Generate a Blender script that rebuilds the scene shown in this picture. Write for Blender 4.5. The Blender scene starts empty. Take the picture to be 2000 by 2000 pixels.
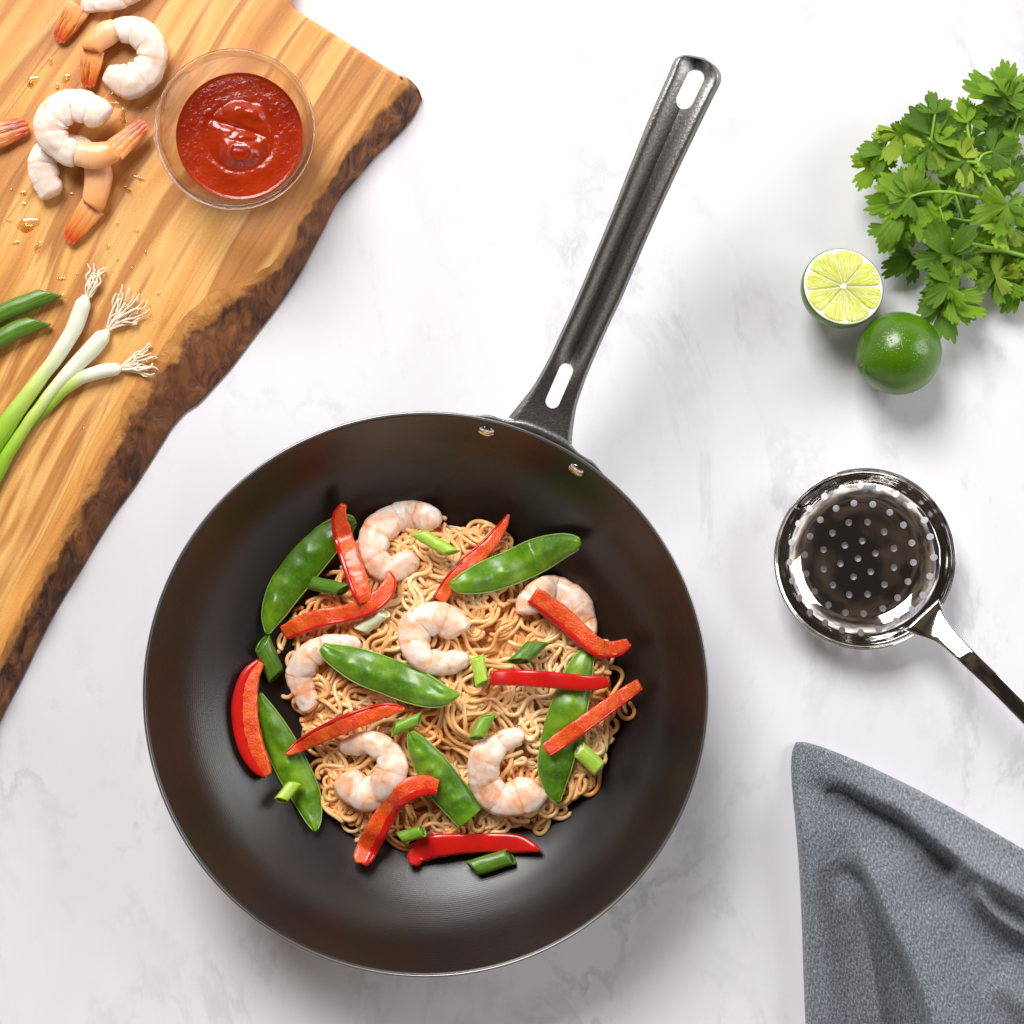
import bpy, bmesh, math, random
import numpy as np
from mathutils import Vector, noise
random.seed(7); rng = np.random.default_rng(7)
C = bpy.context.scene.collection
R = math.radians
# ------------------------------------------------------------------ camera, world, lamps
H, W = 1.30, 0.60            # camera height above the table, width of table in view
cam_d = bpy.data.cameras.new('camera'); cam = bpy.data.objects.new('camera', cam_d); C.objects.link(cam)
cam.location = (0, 0, H); cam_d.sensor_width = 36; cam_d.lens = 36*H/W; cam_d.clip_end = 50; cam_d.clip_start = .05
bpy.context.scene.camera = cam
vs = bpy.context.scene.view_settings
vs.view_transform = 'Standard'; vs.look = 'None'; vs.exposure = .14; vs.gamma = 1
world = bpy.data.worlds.new('World'); bpy.context.scene.world = world; world.use_nodes = True
def setup_world():
    nt = world.node_tree; N = nt.nodes; L = nt.links
    bg = N['Background']
    tc = N.new('ShaderNodeTexCoord'); sep = N.new('ShaderNodeSeparateXYZ'); L.new(tc.outputs['Generated'], sep.inputs[0])
    rp = N.new('ShaderNodeValToRGB'); e = rp.color_ramp.elements      # a room: pale walls, dark ceiling
    e[0].position = 0.0; e[0].color = (.95, .93, .95, 1)
    e[1].position = .97; e[1].color = (.045, .035, .028, 1)
    m = e.new(.33); m.color = (.80, .78, .80, 1)
    m = e.new(.47); m.color = (.20, .18, .17, 1)
    m = e.new(.60); m.color = (.085, .07, .06, 1)
    L.new(sep.outputs['Z'], rp.inputs[0])
    nz = N.new('ShaderNodeTexNoise'); nz.inputs['Scale'].default_value = 4.5; nz.inputs['Detail'].default_value = 2
    L.new(tc.outputs['Generated'], nz.inputs['Vector'])
    r2 = N.new('ShaderNodeValToRGB'); r2.color_ramp.elements[0].position = .42; r2.color_ramp.elements[0].color = (.6, .6, .6, 1)
    r2.color_ramp.elements[1].position = .62; r2.color_ramp.elements[1].color = (2.1, 1.9, 1.65, 1)
    L.new(nz.outputs['Fac'], r2.inputs[0])
    mx = N.new('ShaderNodeMix'); mx.data_type = 'RGBA'; mx.blend_type = 'MULTIPLY'; mx.inputs[0].default_value = 1
    L.new(rp.outputs[0], mx.inputs[6]); L.new(r2.outputs[0], mx.inputs[7]); L.new(mx.outputs[2], bg.inputs[0])
    bg.inputs[1].default_value = .95
setup_world()
def area(name, loc, size, sizey, power, col, target=(0, 0, 0)):
    d = bpy.data.lights.new(name, 'AREA'); d.shape = 'RECTANGLE'; d.size = size; d.size_y = sizey; d.energy = power; d.color = col
    o = bpy.data.objects.new(name, d); C.objects.link(o); o.location = loc
    o.rotation_euler = (Vector(target)-Vector(loc)).to_track_quat('-Z', 'Y').to_euler(); return o
area('key_softbox', (-.75, 1.95, 2.12), 1.40, 1.40, 104, (1, .985, .965), (-.05, 0, 0))
area('side_window', (1.80, .48, 1.10), 1.1, 1.1, 19, (.93, .96, 1), (0, 0, 0))

# ------------------------------------------------------------------ helpers
def P(px, py, z):
    px = np.asarray(px, float); py = np.asarray(py, float); z = np.asarray(z, float)
    k = W/2000*(H-z)/H
    return np.stack([(px-1000)*k, -(py-1000)*k, z+0*px], -1)
def mk(name, V, F, mat=None, parent=None, uv=None, smooth=True, loc=None):
    V = np.asarray(V, float)
    me = bpy.data.meshes.new(name)
    if loc is not None: V = V-np.asarray(loc)
    me.from_pydata(V.tolist(), [], [list(f) for f in F]); me.update()
    if uv is not None:
        uv = np.asarray(uv, float)
        l = me.uv_layers.new(name='UVMap'); idx = np.zeros(len(me.loops), int); me.loops.foreach_get('vertex_index', idx)
        l.data.foreach_set('uv', uv[idx].ravel())
    if smooth: me.polygons.foreach_set('use_smooth', np.ones(len(me.polygons), bool))
    if mat: me.materials.append(mat)
    o = bpy.data.objects.new(name, me); C.objects.link(o)
    if parent: o.parent = parent
    return o
def fixn(o):
    bm = bmesh.new(); bm.from_mesh(o.data); bmesh.ops.recalc_face_normals(bm, faces=bm.faces); bm.to_mesh(o.data); bm.free(); return o
def thing(name, label, cat, group=None):
    o = bpy.data.objects.new(name, None); C.objects.link(o); o['label'] = label; o['category'] = cat
    o.empty_display_size = .01
    if group: o['group'] = group
    return o
def tag(o, label, cat, group=None):
    o['label'] = label; o['category'] = cat
    if group: o['group'] = group
    return o
def cr(ctrl, n):
    """Catmull-Rom through the rows of ctrl, n samples evenly spaced over arc length"""
    c = np.asarray(ctrl, float); c = np.vstack([2*c[0]-c[1], c, 2*c[-1]-c[-2]])
    out = []
    for i in range(1, len(c)-2):
        t = np.linspace(0, 1, 24, endpoint=False)[:, None]
        p0, p1, p2, p3 = c[i-1], c[i], c[i+1], c[i+2]
        out.append(.5*((2*p1)+(-p0+p2)*t+(2*p0-5*p1+4*p2-p3)*t*t+(-p0+3*p1-3*p2+p3)*t**3))
    out.append(c[-2][None]); a = np.vstack(out)
    d = np.r_[0, np.cumsum(np.linalg.norm(np.diff(a[:, :2], axis=0), axis=1)+1e-9)]
    s = np.linspace(0, d[-1], n)
    return np.stack([np.interp(s, d, a[:, k]) for k in range(a.shape[1])], 1)
def frames(pts):
    T = np.gradient(pts, axis=0); T /= np.linalg.norm(T, axis=1)[:, None]+1e-12
    S = np.cross(T, [0, 0, 1.]); S /= np.linalg.norm(S, axis=1)[:, None]+1e-12
    U = np.cross(S, T); return T, S, U
def sweep(pts, A, B, ns=16, sec=None, caps=True, round_n=0):
    """pts (n,3); A,B (n,) half width/height; sec(th)->(a,b). returns V,F,UV"""
    n = len(pts); A = np.broadcast_to(A, (n,)); B = np.broadcast_to(B, (n,))
    T, S, U = frames(pts); th = np.linspace(0, 2*np.pi, ns, endpoint=False)
    a, b = (np.cos(th), np.sin(th)) if sec is None else sec(th)
    V = pts[:, None]+S[:, None]*(A[:, None, None]*a[None, :, None])+U[:, None]*(B[:, None, None]*b[None, :, None])
    V = V.reshape(-1, 3); F = []
    for i in range(n-1):
        for j in range(ns):
            k = (j+1) % ns; F.append((i*ns+j, i*ns+k, (i+1)*ns+k, (i+1)*ns+j))
    u = np.repeat(np.linspace(0, 1, n), ns); v = np.tile(th/(2*np.pi), n); UV = np.stack([u, v], 1)
    if caps:
        V = np.vstack([V, pts[0], pts[-1]]); c0 = n*ns; UV = np.vstack([UV, [0, .25], [1, .25]])
        for j in range(ns):
            k = (j+1) % ns; F.append((c0, k, j)); F.append((c0+1, (n-1)*ns+j, (n-1)*ns+k))
    return V, F, UV
def disp(V, amp, sc, seed=0, dirs=None):
    V = V.copy()
    for i in range(len(V)):
        p = Vector(V[i])*sc+Vector((seed*3.1, seed*1.7, 0))
        q = noise.noise_vector(p); V[i] += np.array(q)*amp
    return V
def merge(parts):
    V = []; F = []; UV = []; o = 0
    for v, f, uv in parts:
        V.append(v); UV.append(uv); F += [tuple(i+o for i in q) for q in f]; o += len(v)
    return np.vstack(V), F, np.vstack(UV)
def lathe(prof, n=96, center=(0, 0), closed=False):
    prof = np.asarray(prof, float); m = len(prof); th = np.linspace(0, 2*np.pi, n, endpoint=False)
    V = np.stack([center[0]+prof[:, 0][:, None]*np.cos(th), center[1]+prof[:, 0][:, None]*np.sin(th), np.repeat(prof[:, 1][:, None], n, 1)], -1).reshape(-1, 3)
    F = []
    for i in range(m if closed else m-1):
        i2 = (i+1) % m
        for j in range(n):
            k = (j+1) % n; F.append((i*n+j, i*n+k, i2*n+k, i2*n+j))
    uv = np.stack([np.repeat(np.linspace(0, 1, m), n), np.tile(th/(2*np.pi), m)], 1)
    return V, F, uv
def sm(a, b, x): t = np.clip((x-a)/(b-a), 0, 1); return t*t*(3-2*t)

# ------------------------------------------------------------------ materials
class M:
    def __init__(s, name, base=(.5, .5, .5), rough=.5, metal=0, **kw):
        s.m = bpy.data.materials.new(name); s.m.use_nodes = True; s.nt = s.m.node_tree; s.N = s.nt.nodes; s.L = s.nt.links
        s.b = s.N['Principled BSDF']; s.b.inputs['Base Color'].default_value = (*base, 1); s.b.inputs['Roughness'].default_value = rough
        s.b.inputs['Metallic'].default_value = metal
        for k, v in kw.items(): s.b.inputs[k.replace('_', ' ')].default_value = v
        s.tc = s.N.new('ShaderNodeTexCoord')
    def val(s, x): return x
    def coord(s, kind='Object', rot=(0, 0, 0), scale=(1, 1, 1), loc=(0, 0, 0)):
        mp = s.N.new('ShaderNodeMapping'); mp.inputs['Rotation'].default_value = rot; mp.inputs['Scale'].default_value = scale; mp.inputs['Location'].default_value = loc
        s.L.new(s.tc.outputs[kind], mp.inputs[0]); return mp.outputs[0]
    def noise(s, vec, scale, detail=4, rough=.5, dist=0, out='Fac'):
        n = s.N.new('ShaderNodeTexNoise'); n.inputs['Scale'].default_value = scale; n.inputs['Detail'].default_value = detail
        n.inputs['Roughness'].default_value = rough; n.inputs['Distortion'].default_value = dist
        if vec is not None: s.L.new(vec, n.inputs['Vector'])
        return n.outputs[out]
    def voro(s, vec, scale, feature='F1', out='Distance', rnd=1):
        n = s.N.new('ShaderNodeTexVoronoi'); n.feature = feature; n.inputs['Scale'].default_value = scale; n.inputs['Randomness'].default_value = rnd
        if vec is not None: s.L.new(vec, n.inputs['Vector'])
        return n.outputs[out]
    def wave(s, vec, scale, dist=0, dscale=1, detail=2, kind='BANDS', d='X'):
        n = s.N.new('ShaderNodeTexWave'); n.wave_type = kind
        if kind == 'BANDS': n.bands_direction = d
        else: n.rings_direction = d
        n.inputs['Scale'].default_value = scale; n.inputs['Distortion'].default_value = dist; n.inputs['Detail Scale'].default_value = dscale; n.inputs['Detail'].default_value = detail
        if vec is not None: s.L.new(vec, n.inputs['Vector'])
        return n.outputs['Fac']
    def ramp(s, fac, stops, interp='LINEAR'):
        n = s.N.new('ShaderNodeValToRGB'); n.color_ramp.interpolation = interp; e = n.color_ramp.elements
        for i, (p, c) in enumerate(stops):
            if not hasattr(c, '__len__'): c = (c, c, c)
            if i < 2: q = e[i]; q.position = p
            else: q = e.new(p)
            q.color = (*c, 1)
        s.L.new(fac, n.inputs[0]); return n.outputs[0]
    def mix(s, fac, a, b, mode='MIX'):
        n = s.N.new('ShaderNodeMix'); n.data_type = 'RGBA'; n.blend_type = mode
        for sock, x in ((n.inputs[0], fac), (n.inputs[6], a), (n.inputs[7], b)):
            if hasattr(x, 'is_output'): s.L.new(x, sock)
            elif hasattr(x, '__len__'): sock.default_value = (*x, 1)
            else: sock.default_value = x
        return n.outputs[2]
    def math(s, op, a, b=0, c=None):
        n = s.N.new('ShaderNodeMath'); n.operation = op
        for i, x in enumerate((a, b) if c is None else (a, b, c)):
            if hasattr(x, 'is_output'): s.L.new(x, n.inputs[i])
            else: n.inputs[i].default_value = x
        return n.outputs[0]
    def sep(s, v):
        n = s.N.new('ShaderNodeSeparateXYZ'); s.L.new(v, n.inputs[0]); return n.outputs
    def uv(s): return s.tc.outputs['UV']
    def rand(s): return s.N.new('ShaderNodeObjectInfo').outputs['Random']
    def color(s, x): s.L.new(x, s.b.inputs['Base Color']); return s
    def rough(s, x): s.L.new(x, s.b.inputs['Roughness']); return s
    def bump(s, h, strength=.5, dist=.001, prev=None):
        n = s.N.new('ShaderNodeBump'); n.inputs['Strength'].default_value = strength; n.inputs['Distance'].default_value = dist
        s.L.new(h, n.inputs['Height'])
        if prev is not None: s.L.new(prev, n.inputs['Normal'])
        s.L.new(n.outputs[0], s.b.inputs['Normal']); return n.outputs[0]
def sss(m, w, rad, scale):
    m.b.inputs['Subsurface Weight'].default_value = w; m.b.inputs['Subsurface Radius'].default_value = rad; m.b.inputs['Subsurface Scale'].default_value = scale

def m_marble():
    m = M('white_marble', (.8, .8, .82), .42)
    v = m.coord(rot=(0, 0, R(22)), scale=(1, .5, 1))
    w = m.noise(v, 7, 8, .62, .5); vein = m.ramp(w, [(.482, 0), (.498, 1), (.502, 1), (.53, 0)])
    msk = m.ramp(m.noise(m.coord(loc=(.1, .2, 0)), 9, 4, .6), [(.40, 0), (.68, 1)])
    fine = m.ramp(m.noise(v, 48, 6, .7, .2), [(.54, 0), (.66, 1)])
    speck = m.ramp(m.noise(m.coord(), 420, 2, .6), [(.64, 0), (.76, 1)])
    cloud = m.ramp(m.noise(v, 13, 6, .6, .5), [(.35, (.805, .805, .842)), (.65, (.765, .76, .805))])
    a = m.math('MULTIPLY', vein, msk); a = m.math('MULTIPLY', a, .5)
    c = m.mix(a, cloud, (.43, .43, .47))
    f = m.math('MULTIPLY', m.math('MULTIPLY', fine, msk), .34); c = m.mix(f, c, (.5, .5, .53))
    f = m.math('MULTIPLY', m.math('MULTIPLY', speck, m.math('MULTIPLY', fine, msk)), .55); c = m.mix(f, c, (.36, .36, .38))
    m.color(c); return m.m
def m_wood():
    m = M('olive_wood', (.7, .45, .2), .36)
    ang = R(-31)
    wv = m.noise(m.coord(), 4.5, 2, .5, out='Color')
    mp = m.N.new('ShaderNodeVectorMath'); mp.operation = 'MULTIPLY_ADD'; m.L.new(wv, mp.inputs[0]); mp.inputs[1].default_value = (.035, .035, 0); m.L.new(m.tc.outputs['Object'], mp.inputs[2])
    def co(rx, sx, sy, loc=(0, 0, 0)):
        r_ = m.N.new('ShaderNodeMapping'); r_.inputs['Rotation'].default_value = (0, 0, -ang if rx else 0); m.L.new(mp.outputs[0], r_.inputs[0])
        s_ = m.N.new('ShaderNodeMapping'); s_.inputs['Scale'].default_value = (sx, sy, 1); s_.inputs['Location'].default_value = loc; m.L.new(r_.outputs[0], s_.inputs[0]); return s_.outputs[0]
    # x across the grain, y along it
    big = m.noise(co(1, 26, 2.2), 1, 3, .55, .4)
    base = m.ramp(big, [(.27, (.36, .12, .025)), (.38, (.54, .21, .048)), (.44, (.74, .35, .085)), (.50, (.82, .46, .15)), (.535, (.50, .20, .048)), (.59, (.62, .27, .07)), (.62, (.80, .41, .11)), (.70, (.72, .32, .075)), (.8, (.46, .17, .04))])
    ln = m.noise(co(1, 42, 2.4, (3, 1, 0)), 1, 2, .5, .5)
    lines = m.ramp(ln, [(.44, 0), (.462, 1), (.472, 0), (.50, 0), (.515, .9), (.525, 0), (.57, 0), (.578, .7), (.588, 0)])
    lm = m.ramp(m.noise(co(1, 10, 1.5, (7, 2, 0)), 1, 2), [(.42, 0), (.6, 1)])
    fine = m.noise(co(1, 520, 14), 1, 3, .6); fr = m.ramp(fine, [(.3, .90), (.7, 1.07)])
    c = m.mix(m.math('MULTIPLY', m.math('MULTIPLY', lines, lm), .8), base, (.26, .085, .02))
    speck = m.ramp(m.noise(m.coord(), 900, 1), [(.3, .93), (.7, 1.06)])
    c = m.mix(1, c, fr, 'MULTIPLY'); c = m.mix(1, c, speck, 'MULTIPLY')
    m.color(c); m.rough(m.ramp(fine, [(.3, .33), (.7, .46)])); m.bump(fine, .12, .0004); return m.m
def m_bark():
    m = M('dark_bark', (.2, .08, .03), .62)
    v = m.coord(rot=(0, 0, R(31)), scale=(1.5, .6, 1))
    a = m.noise(v, 75, 8, .68, 1.0); b = m.noise(m.coord(), 14, 4, .6, .6)
    dark = m.ramp(a, [(.33, (.008, .004, .002)), (.43, (.055, .018, .007)), (.52, (.19, .062, .018)), (.63, (.36, .14, .04)), (.76, (.50, .29, .12))])
    clean = m.ramp(a, [(.3, (.09, .026, .008)), (.5, (.21, .070, .020)), (.75, (.34, .14, .045))])
    c = m.mix(m.ramp(b, [(.42, 0), (.58, 1)]), clean, dark)
    # towards the board's top the bark gives way to bare orange wood; that edge wanders
    u = m.sep(m.uv())[1]; e = m.math('ADD', u, m.math('MULTIPLY', m.math('SUBTRACT', m.noise(m.coord(), 55, 5, .6), .5), .75))
    c = m.mix(m.ramp(e, [(.20, 1), (.32, 0)]), c, (.58, .25, .055)); m.color(c)
    m.bump(a, .9, .0028); return m.m
def m_wok():
    m = M('seasoned_carbon_steel', (.03, .025, .02), .40, 0)
    m.b.inputs['Specular IOR Level'].default_value = .6
    o = m.sep(m.tc.outputs['Object']); r = m.math('SQRT', m.math('ADD', m.math('MULTIPLY', o[0], o[0]), m.math('MULTIPLY', o[1], o[1])))
    rings = m.math('SINE', m.math('MULTIPLY', r, 2*math.pi/.00105))
    lf = m.noise(m.coord(), 9, 3, .5, .5)
    c = m.ramp(lf, [(.35, (.010, .0065, .003)), (.45, (.012, .0065, .0035)), (.55, (.011, .006, .006)), (.68, (.007, .007, .008))]); m.color(c)
    gr = m.noise(m.coord(), 1500, 2, .6)
    n = m.bump(rings, .05, .0003); m.bump(gr, .22, .0003, n)
    m.rough(m.ramp(m.noise(m.coord(), 30, 4), [(.3, .31), (.7, .37)])); return m.m
def m_handle():
    m = M('hammered_dark_steel', (.17, .165, .16), .36, 1)
    a = m.noise(m.coord(), 650, 3, .6, .3); m.bump(a, .42, .0005)
    m.color(m.ramp(m.noise(m.coord(), 900, 2), [(.3, (.19, .19, .185)), (.7, (.31, .305, .30))])); return m.m
def m_steel(name='polished_steel', rough=.05, col=(.72, .71, .70)):
    m = M(name, col, rough, 1)
    m.bump(m.noise(m.coord(), 38, 2), .10, .004); return m.m
def m_noodle():
    m = M('sauced_noodles', (.85, .55, .28), .24)
    v = m.sep(m.uv())[1]
    a = m.noise(m.coord(), 28, 3, .6)
    c = m.ramp(a, [(.32, (.97, .44, .13)), (.47, (.985, .59, .25)), (.62, (.985, .73, .39))])
    c2 = m.ramp(v, [(0, (.92, .82, .72)), (1, (1.0, 1.0, 1.0))]); c = m.mix(1, c, c2, 'MULTIPLY')
    c = m.mix(m.ramp(m.noise(m.coord(), 260, 2), [(.56, 0), (.8, .3)]), c, (.75, .28, .06)); m.color(c)
    sss(m, .0, (1, .65, .4), .001); m.bump(m.noise(m.coord(), 500, 2), .12, .0004)
    m.b.inputs['Specular IOR Level'].default_value = .6
    return m.m
def m_shrimp(name, cooked=0, shell=False):
    m = M(name, (.9, .75, .66), .30)
    uv = m.sep(m.uv()); wob = m.math('MULTIPLY', m.math('SUBTRACT', m.noise(m.coord(), 150, 3), .5), .30)
    u = m.math('ADD', m.math('MULTIPLY', uv[0], 6.0), wob); f = m.math('FRACT', u)
    crease = m.math('ADD', m.ramp(f, [(0, 1), (.07, 0)]), m.ramp(f, [(.93, 0), (1, 1)]))
    pm = m.ramp(m.noise(m.coord(), 110, 3, .6), [(.40, 0), (.62, 1)])
    cm = m.math('MULTIPLY', m.math('MULTIPLY', crease, pm), 1.0 if cooked else .8)
    b = m.noise(m.coord(), 85, 4, .6, .8)
    if cooked: base = m.ramp(b, [(.34, (.90, .45, .25)), (.45, (.93, .63, .47)), (.56, (.94, .77, .66)), (.68, (.95, .86, .79))])
    else: base = m.ramp(b, [(.34, (.80, .58, .44)), (.48, (.83, .70, .61)), (.66, (.85, .79, .74))])
    veins = m.ramp(m.noise(m.coord(), 190, 3, .6, 2.0), [(.485, 0), (.5, 1), (.515, 0)])
    c = m.mix(m.math('MULTIPLY', veins, .6), base, (.84, .40, .16))
    c = m.mix(cm, c, (.84, .33, .10)); m.color(c)
    if shell:
        c = m.ramp(m.math('ADD', uv[0], m.math('MULTIPLY', m.math('SUBTRACT', b, .5), .8)), [(0, (.90, .56, .32)), (1, (.87, .38, .13))])
        m.color(m.mix(m.math('MULTIPLY', cm, .6), c, (.65, .2, .06)))
    sss(m, .6, (1, .6, .45), .004); m.bump(m.noise(m.coord(), 330, 3, .6), .25, .0007); return m.m
def m_fin():
    m = M('shrimp_tail_fin', (.75, .25, .05), .25)
    uv = m.sep(m.uv()); st = m.noise(m.coord('UV', scale=(2.2, 26, 1)), 1, 3)
    c = m.ramp(uv[0], [(0, (.86, .42, .16)), (.6, (.80, .24, .045)), (.9, (.62, .06, .015)), (1, (.75, .25, .10))])
    d = m.math('MULTIPLY', m.ramp(st, [(.46, 1), (.56, 0)]), m.ramp(uv[0], [(.15, 0), (.45, .75), (.85, .6), (1, .1)]))
    d = m.math('MULTIPLY', d, m.ramp(m.rand(), [(.35, 1), (.75, .15)]))
    m.color(m.mix(d, c, (.10, .02, .006))); sss(m, .3, (1, .4, .2), .002); m.bump(st, .35, .0008); return m.m
def m_pod():
    m = M('snow_pea_pod', (.12, .3, .02), .40)
    uv = m.sep(m.uv()); a = m.noise(m.coord(), 45, 4, .6)
    c = m.ramp(a, [(.32, (.045, .14, .001)), (.5, (.095, .24, .002)), (.68, (.20, .37, .008))])
    c = m.mix(m.ramp(m.noise(m.coord(), 500, 2), [(.5, 0), (.8, .25)]), c, (.3, .5, .12)); m.color(c)
    sss(m, .12, (.5, 1, .1), .001); m.b.inputs['Coat Weight'].default_value = .35; m.b.inputs['Coat Roughness'].default_value = .24
    m.bump(m.noise(m.coord(), 150, 5, .65), .35, .0010); return m.m
def m_skin():
    m = M('red_pepper_skin', (.62, .008, .006), .26)
    m.color(m.ramp(m.noise(m.coord(), 60, 3), [(.3, (.50, .006, .006)), (.7, (.68, .014, .008))]))
    m.b.inputs['Coat Weight'].default_value = .35; m.b.inputs['Coat Roughness'].default_value = .12
    m.bump(m.noise(m.coord(), 90, 2), .08, .001); sss(m, .15, (1, .1, .05), .001); return m.m
def m_flesh():
    m = M('red_pepper_flesh', (.8, .12, .03), .28)
    v = m.sep(m.uv()); a = m.noise(m.coord(), 120, 3, .6)
    c = m.ramp(a, [(.30, (.72, .045, .005)), (.5, (.80, .085, .008)), (.70, (.86, .16, .014))]); c = m.mix(m.ramp(m.noise(m.coord(), 900, 2), [(.5, 0), (.8, .35)]), c, (.9, .3, .13))
    m.color(c); sss(m, .3, (1, .25, .1), .0015); m.bump(m.noise(m.coord(), 800, 3, .6), .7, .0008)
    m.b.inputs['Coat Weight'].default_value = .5; m.b.inputs['Coat Roughness'].default_value = .15; return m.m
def m_onion(name, c0, c1, c2=None, stripes=30):
    """c0 at one end to c2 at the other, long fibres running along"""
    m = M(name, c0, .3); uv = m.sep(m.uv())
    st = m.noise(m.coord('UV', scale=(1.2, stripes, 1)), 1, 3, .6)
    if c2 is None:
        c = m.ramp(st, [(.3, c0), (.7, c1)])
    else:
        g = m.ramp(m.math('ADD', uv[0], m.math('MULTIPLY', m.math('SUBTRACT', st, .5), .25)), [(.26, c0), (.46, (.62, .72, .20)), (.66, c1), (1, c2)])
        c = m.mix(m.ramp(st, [(.45, .22), (.65, 0)]), g, (.3, .5, .1), 'MULTIPLY')
    m.color(c); sss(m, .3, (.7, 1, .3), .0015); m.bump(st, .35, .0005); return m.m
def m_leaf():
    m = M('coriander_leaf', (.1, .25, .03), .38)
    uv = m.sep(m.uv())
    v1 = m.math('ABSOLUTE', m.math('SINE', m.math('MULTIPLY', uv[1], math.pi*7.0)))
    vein = m.math('MULTIPLY', m.ramp(v1, [(.0, 1), (.20, 0)]), m.ramp(uv[0], [(0, 1), (.9, .1)]))
    r = m.rand(); c = m.ramp(r, [(0, (.040, .12, .002)), (.3, (.095, .225, .003)), (.6, (.17, .34, .006)), (.82, (.25, .42, .012)), (1, (.45, .56, .05))])
    c = m.mix(m.ramp(m.noise(m.coord(), 120, 4), [(.3, 0), (.75, .45)]), c, (.20, .34, .02))
    c = m.mix(m.math('MULTIPLY', vein, .38), c, (.36, .48, .14)); m.color(c)
    m.bump(m.math('SUBTRACT', m.noise(m.coord(), 240, 3), m.math('MULTIPLY', vein, .9)), .5, .0009)
    tr = m.N.new('ShaderNodeBsdfTranslucent'); m.L.new(m.mix(1, c, (1.6, 1.7, .7), 'MULTIPLY'), tr.inputs[0])
    ms = m.N.new('ShaderNodeMixShader'); ms.inputs[0].default_value = .28
    m.L.new(m.b.outputs[0], ms.inputs[1]); m.L.new(tr.outputs[0], ms.inputs[2]); m.L.new(ms.outputs[0], m.N['Material Output'].inputs[0]); return m.m
def m_cloth():
    m = M('grey_blue_linen', (.2, .22, .26), .9)
    def band(rot, sc):
        v = m.coord('UV', rot=(0, 0, rot)); n = m.wave(v, sc, .55, 40, 1); return n
    a = band(R(0), 64); b = band(R(90), 64)
    w = m.math('MULTIPLY', a, b); sl = m.noise(m.coord('UV', scale=(90, 300, 1)), 1, 3); s2 = m.noise(m.coord('UV', scale=(300, 90, 1)), 1, 3)
    k = m.math('ADD', m.math('MULTIPLY', w, .45), m.math('ADD', .14, m.math('MULTIPLY', m.math('SUBTRACT', m.math('ADD', sl, s2), 1.0), .9)))
    c = m.ramp(k, [(.0, (.030, .034, .045)), (.18, (.080, .090, .110)), (.45, (.31, .34, .395)), (.8, (.78, .80, .84))])
    lf = m.ramp(m.noise(m.coord('UV'), 420, 2, .7), [(.3, .55), (.7, 1.55)])
    m.color(m.mix(1, c, lf, 'MULTIPLY')); m.bump(w, .55, .0007); m.b.inputs['Sheen Weight'].default_value = .15; return m.m
def m_rind():
    m = M('lime_rind', (.07, .22, .01), .24)
    a = m.noise(m.coord(), 22, 3); c = m.ramp(a, [(.3, (.035, .10, .001)), (.55, (.065, .165, .002)), (.75, (.15, .22, .004))])
    pores = m.ramp(m.voro(m.coord(), 620), [(.0, 0), (.35, 1)])
    m.color(m.mix(m.math('MULTIPLY', m.math('SUBTRACT', 1.0, pores), .25), c, (.16, .32, .03)))
    m.bump(m.math('ADD', pores, m.noise(m.coord(), 160, 2)), .34, .0005); sss(m, .0, (.4, 1, .1), .002); return m.m
def m_pulp():
    m = M('lime_pulp', (.8, .8, .2), .2)
    uv = m.coord('UV', scale=(3.5, 12, 1)); a = m.noise(uv, 1, 3, .6, .8)
    c = m.ramp(a, [(.36, (.58, .60, .02)), (.48, (.72, .76, .09)), (.58, (.84, .87, .36)), (.66, (.95, .96, .80))]); m.color(c)
    sss(m, .4, (1, .9, .3), .003); m.bump(a, .9, .0012); m.b.inputs['Coat Weight'].default_value = .5; m.b.inputs['Coat Roughness'].default_value = .1; return m.m
def m_sauce():
    m = M('red_sauce', (.36, .018, .004), .17)
    c = m.ramp(m.noise(m.coord(), 45, 3), [(.3, (.27, .012, .001)), (.7, (.38, .030, .002))]); m.color(c)
    o = m.sep(m.tc.outputs['Object']); r = m.math('SQRT', m.math('ADD', m.math('MULTIPLY', o[0], o[0]), m.math('MULTIPLY', o[1], o[1])))
    k = m.ramp(r, [(.017, .12), (.024, 1)]); k2 = m.math('MULTIPLY', k, m.noise(m.coord(scale=(1, 1, .4)), 420, 3, .6))
    m.bump(k2, .35, .0008); sss(m, .1, (1, .15, .05), .001); m.b.inputs['Specular IOR Level'].default_value = .5; return m.m
def m_glass():
    m = bpy.data.materials.new('clear_glass'); m.use_nodes = True; nt = m.node_tree; N = nt.nodes; L = nt.links
    out = N['Material Output']; N.remove(N['Principled BSDF'])
    g = N.new('ShaderNodeBsdfGlass'); g.inputs['IOR'].default_value = 1.47; g.inputs['Roughness'].default_value = 0; g.inputs[0].default_value = (1, .985, .975, 1)
    t = N.new('ShaderNodeBsdfTransparent'); t.inputs[0].default_value = (.985, .965, .955, 1)
    mx = N.new('ShaderNodeMixShader'); mx.inputs[0].default_value = .45
    L.new(g.outputs[0], mx.inputs[1]); L.new(t.outputs[0], mx.inputs[2]); L.new(mx.outputs[0], out.inputs[0]); return m
def m_drop():
    m = bpy.data.materials.new('cooking_juice'); m.use_nodes = True; nt = m.node_tree; N = nt.nodes; L = nt.links
    out = N['Material Output']; b = N['Principled BSDF']; b.inputs['Base Color'].default_value = (.95, .72, .42, 1); b.inputs['Roughness'].default_value = .04
    t = N.new('ShaderNodeBsdfTransparent'); t.inputs[0].default_value = (.99, .91, .76, 1)
    mx = N.new('ShaderNodeMixShader'); mx.inputs[0].default_value = .88
    gl = N.new('ShaderNodeBsdfGlossy'); gl.inputs['Roughness'].default_value = .05
    L.new(gl.outputs[0], mx.inputs[1]); L.new(t.outputs[0], mx.inputs[2]); L.new(mx.outputs[0], out.inputs[0]); return m
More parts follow.
